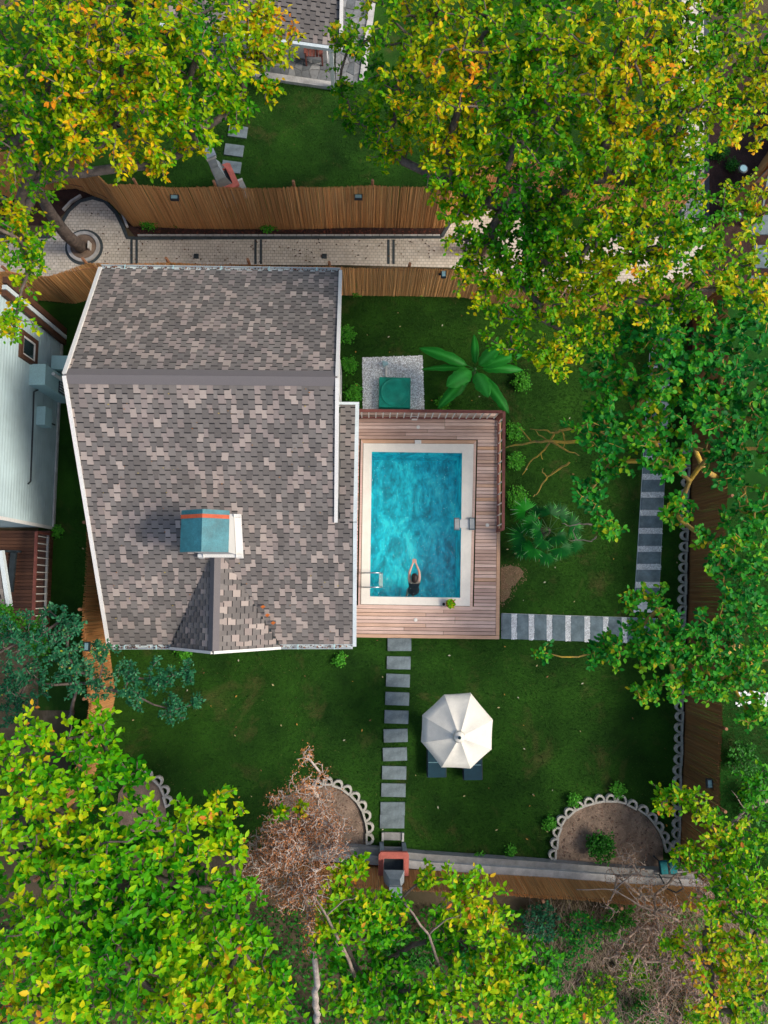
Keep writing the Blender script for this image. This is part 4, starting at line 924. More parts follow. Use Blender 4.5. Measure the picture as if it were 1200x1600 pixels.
def tree(label, trunk, blobs, leaf=.15, mat='leaf_gold', bark='bark', per=9, cat='tree', name='tree', seed=1, r0=.16, tip=.006, group=None, wid=1.0, droop=.15, up=1.0, spread=.22, twig=True, lcs=.13):
    """trunk: world points from the ground up; blobs: (u, v, z, rx, rz, clusters, tone)"""
    rg = np.random.default_rng(seed); nodes_ = [np.array(trunk[0],float)]; par = [0]; trunk = [np.array(t,float) for t in trunk]
    def extend(i0, tgt, step, jit):
        a = nodes_[i0]; L = np.linalg.norm(tgt-a); m = max(1,int(L/step)); last = i0; side = rg.normal(0,1,3)*L*jit
        for k in range(1,m+1):
            t = k/m; nodes_.append(a+(tgt-a)*t+side*math.sin(t*math.pi)+rg.normal(0,L*.012,3)*(t < 1)); par.append(last); last = len(nodes_)-1
        return last
    last = 0
    for t in trunk[1:]: last = extend(last, t, .5, .02)
    ntr = len(nodes_); LC = []; LP = []; LA = []; cl_all = []
    root = np.array(trunk[-1]); cs = [(np.array(P(u,v,z)),rx,rz,n,tone) for u,v,z,rx,rz,n,tone in blobs]
    cs.sort(key=lambda c: np.linalg.norm(c[0]-root))
    for c,rx,rz,n,tone in cs:
        A = np.array(nodes_[ntr//2:]); low = c-np.array([0,0,rz*.5]); dd_ = np.linalg.norm(A-low,axis=1)+np.maximum(0,A[:,2]-low[2])*1.5
        extend(ntr//2+int(np.argmin(dd_)), low, .35, .07)
        q = rg.normal(0,1,(n,3)); q = nrm(q)*(rg.random((n,1))**.45); q[:,2] = q[:,2]*rz; q[:,:2] *= rx
        cl_all.append((c+q, np.full(n,tone)))
    pts = np.concatenate([a for a,_ in cl_all]); tone = np.concatenate([b_ for _,b_ in cl_all])
    base = np.array(nodes_); d0 = np.array([np.min(np.linalg.norm(base-p,axis=1)) for p in pts]); order = np.argsort(d0); ph = rg.random(3)*6
    cap_ = len(nodes_)+len(pts)*3+10; NB = np.zeros((cap_,3)); NB[:len(nodes_)] = base; cnt = len(nodes_)
    tips = []
    for k in order:
        p = pts[k]; d = np.linalg.norm(NB[ntr//2:cnt]-p,axis=1); i0 = ntr//2+int(np.argmin(d)); a = NB[i0]; L = d.min()
        mid_ = (a+p)/2+rg.normal(0,.10*L,3); NB[cnt] = mid_; par.append(i0); cnt += 1; NB[cnt] = p; par.append(cnt-1); cnt += 1; tips.append((cnt-1,k))
    nodes2 = NB[:cnt]; par = np.array(par); w_ = np.zeros(cnt)
    ch_ = np.ones(cnt)
    for i in range(cnt-1,0,-1): ch_[par[i]] += ch_[i]
    rad = tip*ch_**.42; rad = np.minimum(rad, r0*.5)
    rad[:ntr] = np.linspace(r0, rad[ntr-1]*1.05, ntr); 
    for i in range(1,cnt): rad[i] = min(rad[i], rad[par[i]])
    b0 = Vector(trunk[0]); t = thing(name, label, cat, b0, group)
    branch_mesh('trunk', nodes2[:ntr], par[:ntr], rad[:ntr], bark, t)
    if cnt > ntr:
        # limbs and twigs
        sub = np.arange(ntr,cnt); a = nodes2[par[sub]]; b_ = nodes2[sub]; nn = np.empty((len(sub)*2,3)); nn[0::2] = a; nn[1::2] = b_
        keep = slice(None); seg_par = np.zeros(len(sub)*2,int)
        V = np.concatenate([[a[0]],b_]); 
        d = nrm(b_-a); o = nrm(np.cross(d, np.where(np.abs(d[:,2:3]) < .9, [[0,0,1.]], [[1.,0,0]]))); pq = np.cross(d,o); k = 5; ang = np.arange(k)*2*math.pi/k
        rg_ = o[:,None,:]*np.cos(ang)[None,:,None]+pq[:,None,:]*np.sin(ang)[None,:,None]; ra = np.minimum(rad[par[sub]],rad[sub]*1.6); rb = rad[sub]
        VV = np.concatenate([a[:,None,:]+rg_*ra[:,None,None], b_[:,None,:]+d[:,None,:]*rb[:,None,None]*.4+rg_*rb[:,None,None]],1).reshape(-1,3)
        j = np.arange(k); f = (np.stack([j,(j+1)%k,(j+1)%k+k,j+k],-1)[None]+np.arange(len(sub))[:,None,None]*2*k).reshape(-1,4)
        bulk('branches', VV, f, bark, t, smooth=True)
    if per:
        m_ = len(tips); ti = np.array([x for x,_ in tips]); ki = np.array([x for _,x in tips]); pos = nodes2[ti]; dirn = nrm(nodes2[ti]-nodes2[par[ti]]+rg.normal(0,.02,(m_,3)))
        n = m_*per; idx = np.repeat(np.arange(m_),per); kk = np.tile(np.arange(per),m_); az = kk*2.4+np.repeat(rg.random(m_)*6.28,per)
        out = np.stack([np.cos(az),np.sin(az),np.zeros(n)],-1); back = (kk/per)[:,None]*spread
        pp = pos[idx]-dirn[idx]*back+rg.normal(0,.035,(n,3))
        ax_ = out+dirn[idx]*.55+np.array([0,0,-droop])+rg.normal(0,.3,(n,3))
        no = np.array([0,0,up])+rg.normal(0,.3,(n,3))+out*.25
        sz = leaf*rg.uniform(.6,1.2,n)
        wave = .09*np.sin(pos[:,0]*1.7+ph[0])+.07*np.sin(pos[:,1]*2.1+ph[1])
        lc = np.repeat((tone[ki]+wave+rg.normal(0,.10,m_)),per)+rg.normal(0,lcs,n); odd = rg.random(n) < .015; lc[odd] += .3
        leaves('crown', pp, ax_, no, sz, np.clip(lc,0,1), mat, t, wid)
    return t
def pw(u,v,z): return tuple(P(u,v,z))
# golden tree by the left path bay
tree('golden green tree rising from the round path bay at top left', [(TR1.x-.1,TR1.y+.02,0),pw(92,352,1.9),pw(70,318,3.1),pw(48,285,4.2)],
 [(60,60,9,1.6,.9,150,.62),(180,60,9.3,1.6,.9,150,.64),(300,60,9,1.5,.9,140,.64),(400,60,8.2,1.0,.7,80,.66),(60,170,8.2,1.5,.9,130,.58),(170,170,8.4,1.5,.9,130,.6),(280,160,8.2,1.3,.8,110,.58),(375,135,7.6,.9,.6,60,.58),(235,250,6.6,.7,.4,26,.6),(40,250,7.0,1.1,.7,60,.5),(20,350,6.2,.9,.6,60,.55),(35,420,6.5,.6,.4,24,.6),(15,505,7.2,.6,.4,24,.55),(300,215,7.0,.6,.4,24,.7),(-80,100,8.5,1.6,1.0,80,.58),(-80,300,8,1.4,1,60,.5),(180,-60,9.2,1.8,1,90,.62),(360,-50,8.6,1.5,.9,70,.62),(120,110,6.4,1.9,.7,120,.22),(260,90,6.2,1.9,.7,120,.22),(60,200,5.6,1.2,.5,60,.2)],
 .122,'leaf_gold','bark',15,seed=3,r0=.22,wid=.85,spread=.3)
tree('huge golden green tree over the path at top centre and right', [(TR2.x,TR2.y,0),pw(775,352,1.9),pw(800,318,3.2),pw(812,280,4.6)],
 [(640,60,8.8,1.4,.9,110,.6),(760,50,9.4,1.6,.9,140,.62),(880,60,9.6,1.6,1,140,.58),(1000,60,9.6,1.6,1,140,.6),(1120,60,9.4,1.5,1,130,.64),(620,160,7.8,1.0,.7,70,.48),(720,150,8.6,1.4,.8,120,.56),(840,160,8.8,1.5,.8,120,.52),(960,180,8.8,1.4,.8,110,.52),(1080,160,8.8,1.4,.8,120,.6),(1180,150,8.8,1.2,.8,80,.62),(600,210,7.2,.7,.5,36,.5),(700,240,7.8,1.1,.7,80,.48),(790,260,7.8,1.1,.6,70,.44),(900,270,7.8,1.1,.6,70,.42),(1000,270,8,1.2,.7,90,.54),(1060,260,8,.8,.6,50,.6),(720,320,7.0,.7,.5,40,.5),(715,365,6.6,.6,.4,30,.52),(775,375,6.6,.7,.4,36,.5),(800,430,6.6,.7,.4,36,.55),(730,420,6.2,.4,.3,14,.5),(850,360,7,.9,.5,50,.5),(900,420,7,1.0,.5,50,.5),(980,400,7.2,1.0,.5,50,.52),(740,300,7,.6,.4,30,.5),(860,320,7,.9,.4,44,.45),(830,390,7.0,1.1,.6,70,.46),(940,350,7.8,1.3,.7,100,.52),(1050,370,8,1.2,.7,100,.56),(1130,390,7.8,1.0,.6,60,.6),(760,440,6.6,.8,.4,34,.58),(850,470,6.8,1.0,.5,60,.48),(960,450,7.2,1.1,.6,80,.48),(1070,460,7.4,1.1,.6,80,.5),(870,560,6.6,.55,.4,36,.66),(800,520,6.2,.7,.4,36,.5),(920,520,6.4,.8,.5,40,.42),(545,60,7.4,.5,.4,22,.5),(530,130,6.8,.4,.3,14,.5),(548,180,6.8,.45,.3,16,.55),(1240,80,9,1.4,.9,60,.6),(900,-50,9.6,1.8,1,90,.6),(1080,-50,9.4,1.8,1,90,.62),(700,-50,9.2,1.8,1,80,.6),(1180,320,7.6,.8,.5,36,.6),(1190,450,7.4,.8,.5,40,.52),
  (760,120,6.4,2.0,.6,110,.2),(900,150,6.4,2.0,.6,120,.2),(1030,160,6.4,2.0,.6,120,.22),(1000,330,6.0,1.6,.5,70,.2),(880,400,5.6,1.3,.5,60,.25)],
 .12,'leaf_gold','bark',15,seed=5,r0=.24,wid=.85,spread=.3)
# dark green tree on the right with lichen branches
tree('dark green tree with lichen covered branches over the right walkway', [pw(1130,760,0),pw(1122,752,1.4),pw(1100,735,2.6),pw(1085,700,3.4)],
 [(960,560,5.6,1.0,.6,70,0.52),(1050,560,6.2,1.1,.7,90,0.46),(1140,560,6.2,1.2,.7,100,0.46),(1000,640,5.6,1.1,.6,90,0.50),(1100,640,6.0,1.1,.6,90,0.44),(1180,650,6,.9,.6,60,0.46),(930,660,5.2,.8,.5,44,0.52),(1040,710,5.4,.7,.4,40,0.60),(960,720,4.8,.6,.4,30,0.52),(1150,720,5.4,.9,.5,60,0.46),(920,770,4.4,.55,.3,24,0.50),(1060,800,4.6,.5,.3,20,0.60),(1180,800,5.2,.8,.5,50,0.55),(1130,860,5,.8,.4,50,0.58),(950,820,4.4,.5,.3,22,0.52),(1170,900,5.2,.8,.5,50,0.55),(1010,500,6.2,.9,.5,50,0.55),(1170,490,6.4,.9,.5,50,0.60),(1250,700,6,1.2,.8,60,0.50),(1250,560,6,1.2,.8,60,0.50)],
 .15,'leaf_green','bark_lichen',9,seed=8,r0=.12,tip=.006)
tree('green tree spreading over the corner of the walkway on the right', [pw(1150,1010,0),pw(1146,1012,1.2),pw(1125,1020,2.4),pw(1100,1030,3.1)],
 [(985,945,3.8,.4,.25,16,0.53),(1020,935,3.8,.5,.3,22,0.53),(1000,985,4,.5,.3,24,0.53),(950,1000,3.6,.4,.25,16,0.53),(930,1020,3.5,.5,.2,20,0.53),(850,1020,3.4,.3,.2,9,0.53),(990,1020,4,.7,.3,40,0.54),(1050,1000,4.4,.8,.4,70,0.54),(1110,1000,4.6,.8,.5,70,0.58),(1160,960,4.6,.7,.5,50,0.58),(1060,1060,4.2,.8,.4,60,0.56),(1120,1070,4.4,.7,.4,50,0.63),(1170,1040,4.6,.8,.5,60,0.63),(1010,1080,3.8,.4,.25,18,0.54),(1180,1120,4.6,.6,.4,40,0.63),(1250,1020,4.6,1,.6,50,0.58)],
 .14,'leaf_green','bark_lichen',8,seed=9,r0=.13)
# bare lichen branches reaching towards the deck
def polytree(label, lines, r, mat, cat='branch', name='bare_branch', z0=None):
    t = None
    for k, (pts, ra, rb) in enumerate(lines):
        W = [Vector(P(*p)) for p in pts]
        if t is None: t = thing(name, label, cat, W[0])
        Q = []
        for a, b_ in zip(W,W[1:]):
            for s in range(3): Q.append(lerp(a,b_,s/3)+Vector((random.gauss(0,.012),random.gauss(0,.012),random.gauss(0,.012)))*(1 if s else 0))
        Q.append(W[-1]); MB().tube(Q, list(np.linspace(ra*1.5,rb*1.6,len(Q))), 6).build('limb' if k == 0 else 'twig', mat, t, True)
polytree('forked yellow lichen branch hanging over the lawn right of the deck', [
 ([(1040,690,3.6),(960,680,3.2),(930,690,3.0),(865,690,2.8),(835,690,2.7),(805,695,2.6),(790,700,2.5)],.05,.008),
 ([(960,680,3.2),(915,665,3.1),(880,672,2.9),(866,676,2.8),(860,690,2.75),(845,708,2.6),(828,722,2.4),(816,742,2.3)],.035,.008),
 ([(866,676,2.8),(850,672,2.8),(828,670,2.7)],.02,.007),([(860,690,2.75),(842,680,2.7),(836,672,2.7)],.018,.006),([(862,690,2.8),(882,702,2.8),(905,712,2.8)],.026,.008),([(878,674,2.9),(883,690,2.8),(880,700,2.8)],.015,.006),
 ([(812,668,2.5),(830,690,2.65)],.008,.014),([(845,708,2.6),(848,718,2.5)],.012,.006),([(918,664,3.1),(925,650,3.2),(915,652,3.2)],.012,.004)],.05,'bark_lichen')
polytree('small forked lichen branch above the fan palm', [([(890,722,3.2),(875,732,3.0),(855,745,2.8),(846,758,2.6),(838,773,2.5),(833,776,2.5)],.022,.008),([(855,745,2.8),(847,738,2.8),(849,732,2.85)],.014,.006),([(862,740,2.9),(866,733,2.9)],.008,.004)],.02,'bark_lichen')
polytree('pale twisted twig right of the fan palm', [([(925,820,3.0),(905,818,2.9),(890,822,2.8),(878,818,2.8)],.016,.006),([(932,838,3),(925,846,2.9),(905,844,2.8),(890,845,2.8)],.014,.006),([(900,842,2.8),(895,830,2.8),(898,824,2.8)],.009,.004)],.02,'dead_wood')
# lime tree bottom left
tree('big bright lime green tree filling the bottom left corner', [pw(150,1480,0),pw(148,1490,1.5),pw(140,1500,3.0),pw(135,1505,4.2)],
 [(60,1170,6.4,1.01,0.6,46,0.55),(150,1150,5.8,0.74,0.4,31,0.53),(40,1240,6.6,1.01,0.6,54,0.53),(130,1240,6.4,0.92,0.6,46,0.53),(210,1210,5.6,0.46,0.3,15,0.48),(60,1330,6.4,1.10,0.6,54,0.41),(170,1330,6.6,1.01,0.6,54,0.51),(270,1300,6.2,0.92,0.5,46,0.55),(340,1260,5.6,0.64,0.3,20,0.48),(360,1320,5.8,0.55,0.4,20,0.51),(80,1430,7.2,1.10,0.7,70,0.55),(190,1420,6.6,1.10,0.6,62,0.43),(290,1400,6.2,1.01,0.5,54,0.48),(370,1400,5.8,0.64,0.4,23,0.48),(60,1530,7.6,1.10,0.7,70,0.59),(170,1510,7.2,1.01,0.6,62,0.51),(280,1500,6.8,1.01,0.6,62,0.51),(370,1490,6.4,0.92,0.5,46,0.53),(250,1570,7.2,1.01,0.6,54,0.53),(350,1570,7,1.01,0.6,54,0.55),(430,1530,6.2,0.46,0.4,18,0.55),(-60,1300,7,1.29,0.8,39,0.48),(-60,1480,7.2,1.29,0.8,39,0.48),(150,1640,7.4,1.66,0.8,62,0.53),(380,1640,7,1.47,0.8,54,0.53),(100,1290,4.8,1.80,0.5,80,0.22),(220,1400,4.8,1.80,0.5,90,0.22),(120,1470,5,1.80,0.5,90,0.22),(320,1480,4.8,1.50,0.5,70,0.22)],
 .17,'leaf_lime','bark',11,seed=12,r0=.2,wid=.82,lcs=.12,spread=.34)
tree('lime green tree with bare grey stems at the bottom centre', [pw(600,1640,0),pw(596,1648,1.2),pw(590,1640,2.2)],
 [(545,1375,4.6,.45,.3,20,.6),(535,1420,4.8,.8,.4,46,.5),(585,1425,4.9,.5,.3,30,.58),(600,1440,4.8,.7,.4,40,.45),(540,1480,4.6,.9,.4,46,.4),(668,1372,4.6,.3,.25,12,.6),(720,1400,5,.8,.4,46,.56),(760,1430,5,.7,.4,44,.55),(700,1470,4.4,.8,.4,40,.35),(780,1500,5,.8,.4,50,.58),(740,1560,5.4,.9,.4,60,.6),(640,1560,5.2,.9,.4,60,.55),(555,1560,5,.8,.4,50,.5),(600,1510,4.2,1,.4,46,.32),(800,1560,5.4,.8,.4,50,.62),(680,1600,5.4,.9,.4,50,.62),(440,1270,4.4,.25,.2,5,.6),(565,1350,4.4,.3,.2,10,.66),(470,1265,4.4,.2,.15,5,.58),(840,1520,4.4,.8,.4,36,.5),(850,1580,4.6,.8,.4,40,.55),(920,1590,4.0,.7,.4,30,.5)],
 .15,'leaf_lime','bark',10,wid=.85,spread=.3,seed=14,r0=.12,tip=.006)
tree('sparse yellow green tree in the bottom right corner', [pw(1190,1520,0),pw(1192,1522,1.4),pw(1188,1510,2.6)],
 [(1040,1245,4.2,.5,.3,22,.5),(1080,1255,4.4,.5,.3,22,.52),(1110,1280,4.6,.6,.4,30,.52),(1090,1340,4.4,.6,.4,30,.5),(1140,1340,4.6,.7,.4,40,.54),(1180,1300,4.8,.7,.5,40,.5),(1170,1400,5,.8,.5,60,.58),(1120,1440,4.8,.8,.4,50,.6),(1180,1480,5,.8,.5,56,.64),(1120,1520,4.8,.9,.4,56,.62),(1190,1560,5,.9,.5,56,.62),(1120,1590,4.8,.8,.4,44,.62),(1250,1450,5,1.2,.6,50,.6),(1060,1480,4.2,.5,.3,20,.6),(1150,1370,3.8,1,.4,40,.3),(1180,1230,4.2,.6,.4,30,.4)],
 .13,'leaf_lime','bark',10,wid=.85,spread=.3,seed=16,r0=.13)
# blue green tree lower left
tree('dark blue green small leaved tree at the lower left of the house', [pw(110,1120,0),pw(112,1110,.9),pw(118,1085,1.7)],
 [(30,1000,3.8,.8,.5,60,.45),(100,990,3.6,.7,.4,50,.45),(40,1060,3.6,.8,.4,60,.4),(110,1050,3.6,.7,.4,56,.42),(160,1020,3.2,.4,.25,20,.42),(200,1060,3.2,.5,.25,28,.5),(250,1060,3.2,.5,.25,30,.5),(290,1050,3.1,.35,.2,18,.5),(270,1110,3.1,.4,.2,24,.55),(305,1100,3,.25,.15,10,.55),(215,1090,3.0,.4,.2,18,.5),(20,1100,3.8,.6,.4,30,.4),(150,1070,3.1,.4,.25,18,.42),(-60,1040,4,1.2,.6,60,.42),(75,955,3.0,.3,.2,8,.5)],
 .085,'leaf_blue','bark',17,seed=21,r0=.08,tip=.0038,wid=.9,spread=.2)
tree('bright green bushy tree at the left edge beside the brown deck', [pw(20,1000,0),pw(18,998,.8),pw(10,990,1.5)],
 [(20,975,2.9,.5,.35,60,.55),(55,985,2.8,.35,.25,36,.5),(-10,960,3,.5,.3,40,.5),(60,1010,2.6,.3,.2,20,.45)],.075,'leaf_shrub','dead_wood',14,seed=22,r0=.06,tip=.004)
# dead trees
def rnd(n,u,v,du,dv,z0,z1,rx,rz,k,tone):
    q = random.Random(int(u+v)); g = lambda m,s: m+max(-1.5,min(1.5,q.gauss(0,1)))*s
    return [(g(u,du),g(v,dv),q.uniform(z0,z1),rx,rz,k,tone) for _ in range(n)]
tree('dead brown tree with a mass of dry twigs below the house', [pw(497,1600,.0),pw(496,1540,2.4),pw(488,1470,3.6),pw(476,1390,4.2)],
 rnd(30,458,1320,44,50,3.4,5.2,.5,.35,85,.4)+[(470,1225,4.4,.35,.3,50,.6),(480,1185,4.6,.3,.3,30,.7),(430,1250,4.2,.3,.3,36,.5),(500,1210,4.2,.3,.25,30,.6),(487,1440,4.6,.22,.5,70,.9),(490,1475,4.2,.2,.5,60,.9),(450,1410,4.4,.25,.4,50,.7),(400,1330,3.6,.4,.3,50,.35),(445,1395,3.2,.4,.3,60,.5)],
 .045,'leaf_dead','dead_grey',5,seed=31,r0=.10,tip=.0042,cat='dead tree',name='dead_tree',spread=.3,up=.3)
tree('dead grey brown bush with tangled dry twigs at the lower right', [pw(1075,1530,0),pw(1072,1500,.7),pw(1060,1470,1.3)],
 rnd(22,1040,1440,50,45,1.2,2.6,.5,.3,80,.3)+rnd(22,1050,1530,60,50,.8,2.0,.55,.3,80,.3)+[(985,1340,2.0,.45,.25,60,.35),(1000,1370,2,.5,.25,60,.35),(1060,1370,1.9,.4,.25,40,.35),(1095,1365,1.9,.4,.25,40,.4),(950,1420,1.8,.4,.2,30,.3)],
 .034,'leaf_dead','dead_brown',2,seed=33,r0=.07,tip=.0042,cat='dead bush',name='dead_bush',spread=.3,up=.3)
for i,(pts,l) in enumerate([([(570,1565,4.4),(545,1500,4.9),(510,1430,5.0),(478,1385,4.8)],'grey leaning stem at the bottom centre, nearest the dead tree'),([(706,1600,4.2),(692,1530,4.8),(670,1460,5.0),(632,1412,5.0)],'grey leaning stem at the bottom centre, farther from the dead tree'),([(1200,1250,3.5),(1165,1265,3.4),(1130,1300,3.2),(1115,1320,3.1)],'dark bare limb over the right lawn'),([(1060,1438,2.3),(1000,1415,2.2),(960,1390,2.2),(900,1390,2.3)],'pale bare branch across the bottom reed fence')]):
    polytree(l,[(pts,.032 if i < 3 else .02,.012 if i < 3 else .006),([pts[2],(pts[2][0]+28,pts[2][1]-24,pts[2][2]+.2),(pts[2][0]+48,pts[2][1]-30,pts[2][2]+.3)],.014,.004),([pts[1],(pts[1][0]-22,pts[1][1]-30,pts[1][2]+.2)],.014,.004)],.05,'dead_wood')
# ------------------------------------------------------------------ shrubs
def shrub(u,v,r,label,mat='leaf_shrub',n=40,leaf=.07,tone=.55,h=None,seed=0,group=None,per=9):
    p = P(u,v); h = h or r*1.1
    rg = np.random.default_rng(int(u*7+v)); t = thing('shrub',label,'shrub',p,group); V = MB()
    q = nrm(rg.normal(0,1,(n,3)))*(rg.random((n,1))**.4)*np.array([r,r,h*.5]); q[:,2] += h*.6; pos = q+np.array(p)
    for k in range(0,n,3): V.tube([p,p+Vector(q[k])*.55+Vector((0,0,.02)),p+Vector(q[k])],[.010,.007,.003],4)
    V.build('stems','dead_wood',t)
    N = n*per; idx = np.repeat(np.arange(n),per); az = rg.random(N)*6.28; out = np.stack([np.cos(az),np.sin(az),rg.normal(0,.3,N)],-1)
    leaves('foliage',pos[idx]+rg.normal(0,.05,(N,3))*np.array([1,1,.6]),out,np.array([0,0,1])+rg.normal(0,.4,(N,3)),leaf*rg.uniform(.6,1.2,N),np.clip(tone+rg.normal(0,.2,N),0,1),mat,t)
for a in [(543,525,.26,'leafy green shrub beside the right house wall, topmost of three'),(546,573,.26,'leafy green shrub beside the right house wall, middle of three'),(553,617,.28,'leafy green shrub beside the right house wall, lowest of three'),
 (803,676,.28,'round green shrub along the deck railing, topmost of three'),(804,721,.28,'round green shrub along the deck railing, middle of three'),(806,780,.34,'round green shrub along the deck railing, lowest beside the palm'),(690,632,.2,'small green plant below the banana leaves by the deck'),(815,600,.3,'green shrub right of the banana plant'),
 (236,350,.3,'low green shrub on the mulch, left end of the long fence'),(275,347,.2,'small green shrub on the mulch below the left solar lamp'),(419,356,.24,'round green shrub on the mulch below the long fence middle'),(363,345,.18,'thin green plant against the long reed fence'),(492,346,.16,'thin green plant on the mulch below the fence, centre'),(583,344,.18,'thin green plant on the mulch below the right solar lamp'),
 (555,455,.2,'small green plant at the reed fence above the pool lawn, left'),(662,455,.14,'small green plant at the reed fence above the pool lawn, right'),(530,1030,.18,'small green plant on the lawn beside the house corner'),(290,1018,.2,'small green plant under the dormer eave'),
 (895,1248,.18,'small green plant on the lawn left of the large bed arch'),(962,1232,.2,'small green plant on the lawn above the large bed arch'),(857,1284,.17,'small green plant left of the large bed'),(798,1327,.12,'tiny green plant beside the low wall'),(935,1318,.45,'dark green bush growing inside the large lower right bed'),(657,1342,.18,'thin climbing plant on the low wall by the barbecue'),(747,1342,.18,'thin climbing plant on the low wall, middle'),(872,1355,.16,'thin climbing plant on the low wall at the bed'),
 (92,832,.16,'small bright plant beside the left neighbour deck'),(1120,243,.3,'dark green shrub in the top right corner'),(1140,262,.22,'small dark shrub beside the corner fence')]:
    u,v,r,l = a; big = r > .4; shrub(u,v,r,l,n=int(60*r/.26),tone=.25 if big or u > 1100 else .8,leaf=.065 if r < .4 else .08)
for k,(u,v,r,m_,tn,l) in enumerate([(900,1450,.7,'leaf_green',.4,'green bush behind the bottom fence, left of the dead bush'),(960,1430,.55,'leaf_shrub',.5,'bright green bush just behind the bottom fence'),(860,1500,.6,'leaf_shrub',.3,'dark green bush at the bottom right of the lime tree'),(930,1540,.6,'leaf_lime',.5,'yellow green bush near the bottom edge left of the dead bush'),(1080,1570,.5,'leaf_lime',.5,'yellow green bush at the bottom edge under the dead twigs'),(980,1500,.5,'leaf_lime',.45,'yellow green bush amid the dry twigs at bottom right'),(1000,1570,.6,'leaf_shrub',.4,'green bush at the bottom edge below the dead bush'),(840,1430,.55,'leaf_blue',.3,'dull blue green bush behind the fence near the lime tree'),(880,1580,.6,'leaf_lime',.45,'yellow green bush at the bottom edge, leftmost'),(1150,1180,.5,'leaf_shrub',.3,'green bush beyond the right fence, upper'),(1170,1250,.5,'leaf_shrub',.25,'green bush beyond the right fence, lower'),(640,1470,.7,'leaf_shrub',.2,'dark green bush under the bottom centre tree'),(740,1480,.6,'leaf_green',.3,'dark bush under the bottom centre tree, right side')]):
    shrub(u,v,r,l,m_,int(140*r),.09,tn,.7,group='bushes beyond the garden fence')
t, p = POT; rg = np.random.default_rng(5); N = 60; az = rg.random(N)*6.28
leaves('plant',np.array([p.x,p.y,ZD+.24])+rg.normal(0,.05,(N,3))*[1,1,.5],np.stack([np.cos(az),np.sin(az),rg.uniform(-.1,.6,N)],-1),np.array([0,0,1])+rg.normal(0,.4,(N,3)),rg.uniform(.06,.11,N),np.clip(rg.normal(.6,.2,N),0,1),'leaf_lime',t)
# banana plant
M('leaf_stem', (.05,.14,.03), .6, .3, 6, .2, 40)
bc = P(742,577,1.0); bn = thing('banana_plant','banana plant with long broad leaves beside the gravel bed','banana plant',(bc.x,bc.y,0))
MB().tube([(bc.x,bc.y,0),(bc.x+.02,bc.y,.5),(bc.x,bc.y,1.05)],[.11,.09,.05],10).build('stem','leaf_stem',bn,True)
for k,(u,v,z,w_,tn) in enumerate([(654,546,1.2,.19,.35),(658,579,.7,.10,.45),(697,605,1.5,.26,.62),(683,640,.9,.20,.25),(740,524,.8,.13,.3),(783,540,1.5,.20,.55),(815,556,1.0,.17,.4),(816,580,.8,.15,.35),(762,622,1.5,.25,.65),(794,648,.9,.20,.3)]):
    tp = P(u,v,z); a = Vector((bc.x,bc.y,1.0)); d = tp-a; hz = Vector((d.x,d.y,0)); L = d.length; s = Vector((-hz.y,hz.x,0)).normalized(); V = []; NSg = 14; lc = []
    rr = random.Random(k)
    for i in range(NSg+1):
        f = i/NSg; c = a+d*f+Vector((0,0,.30*math.sin(f*math.pi*.85)*L*.5)); ww = 0 if f < .16 else w_*math.sin(min(1,(f-.16)/.84*1.0)**.75*math.pi)**.55 if f < 1 else .01
        ww = max(.008,ww*(1+rr.uniform(-.12,.12))); dr = Vector((0,0,.25*ww))
        V += [c+s*ww-dr*(1+rr.uniform(-.5,.9)), c+s*ww*.5+Vector((0,0,.02)), c+Vector((0,0,-.012)), c-s*ww*.5+Vector((0,0,.02)), c-s*ww-dr*(1+rr.uniform(-.5,.9))]
        lc += [tn+rr.uniform(-.12,.12),tn,1,tn,tn+rr.uniform(-.12,.12)]
    fq = np.array([(i*5+j,(i+1)*5+j,(i+1)*5+j+1,i*5+j+1) for i in range(NSg) for j in range(4)])
    bulk('leaf', np.array([tuple(x) for x in V]), fq, 'leaf_banana', bn, lc=np.clip(lc,0,1), smooth=True)
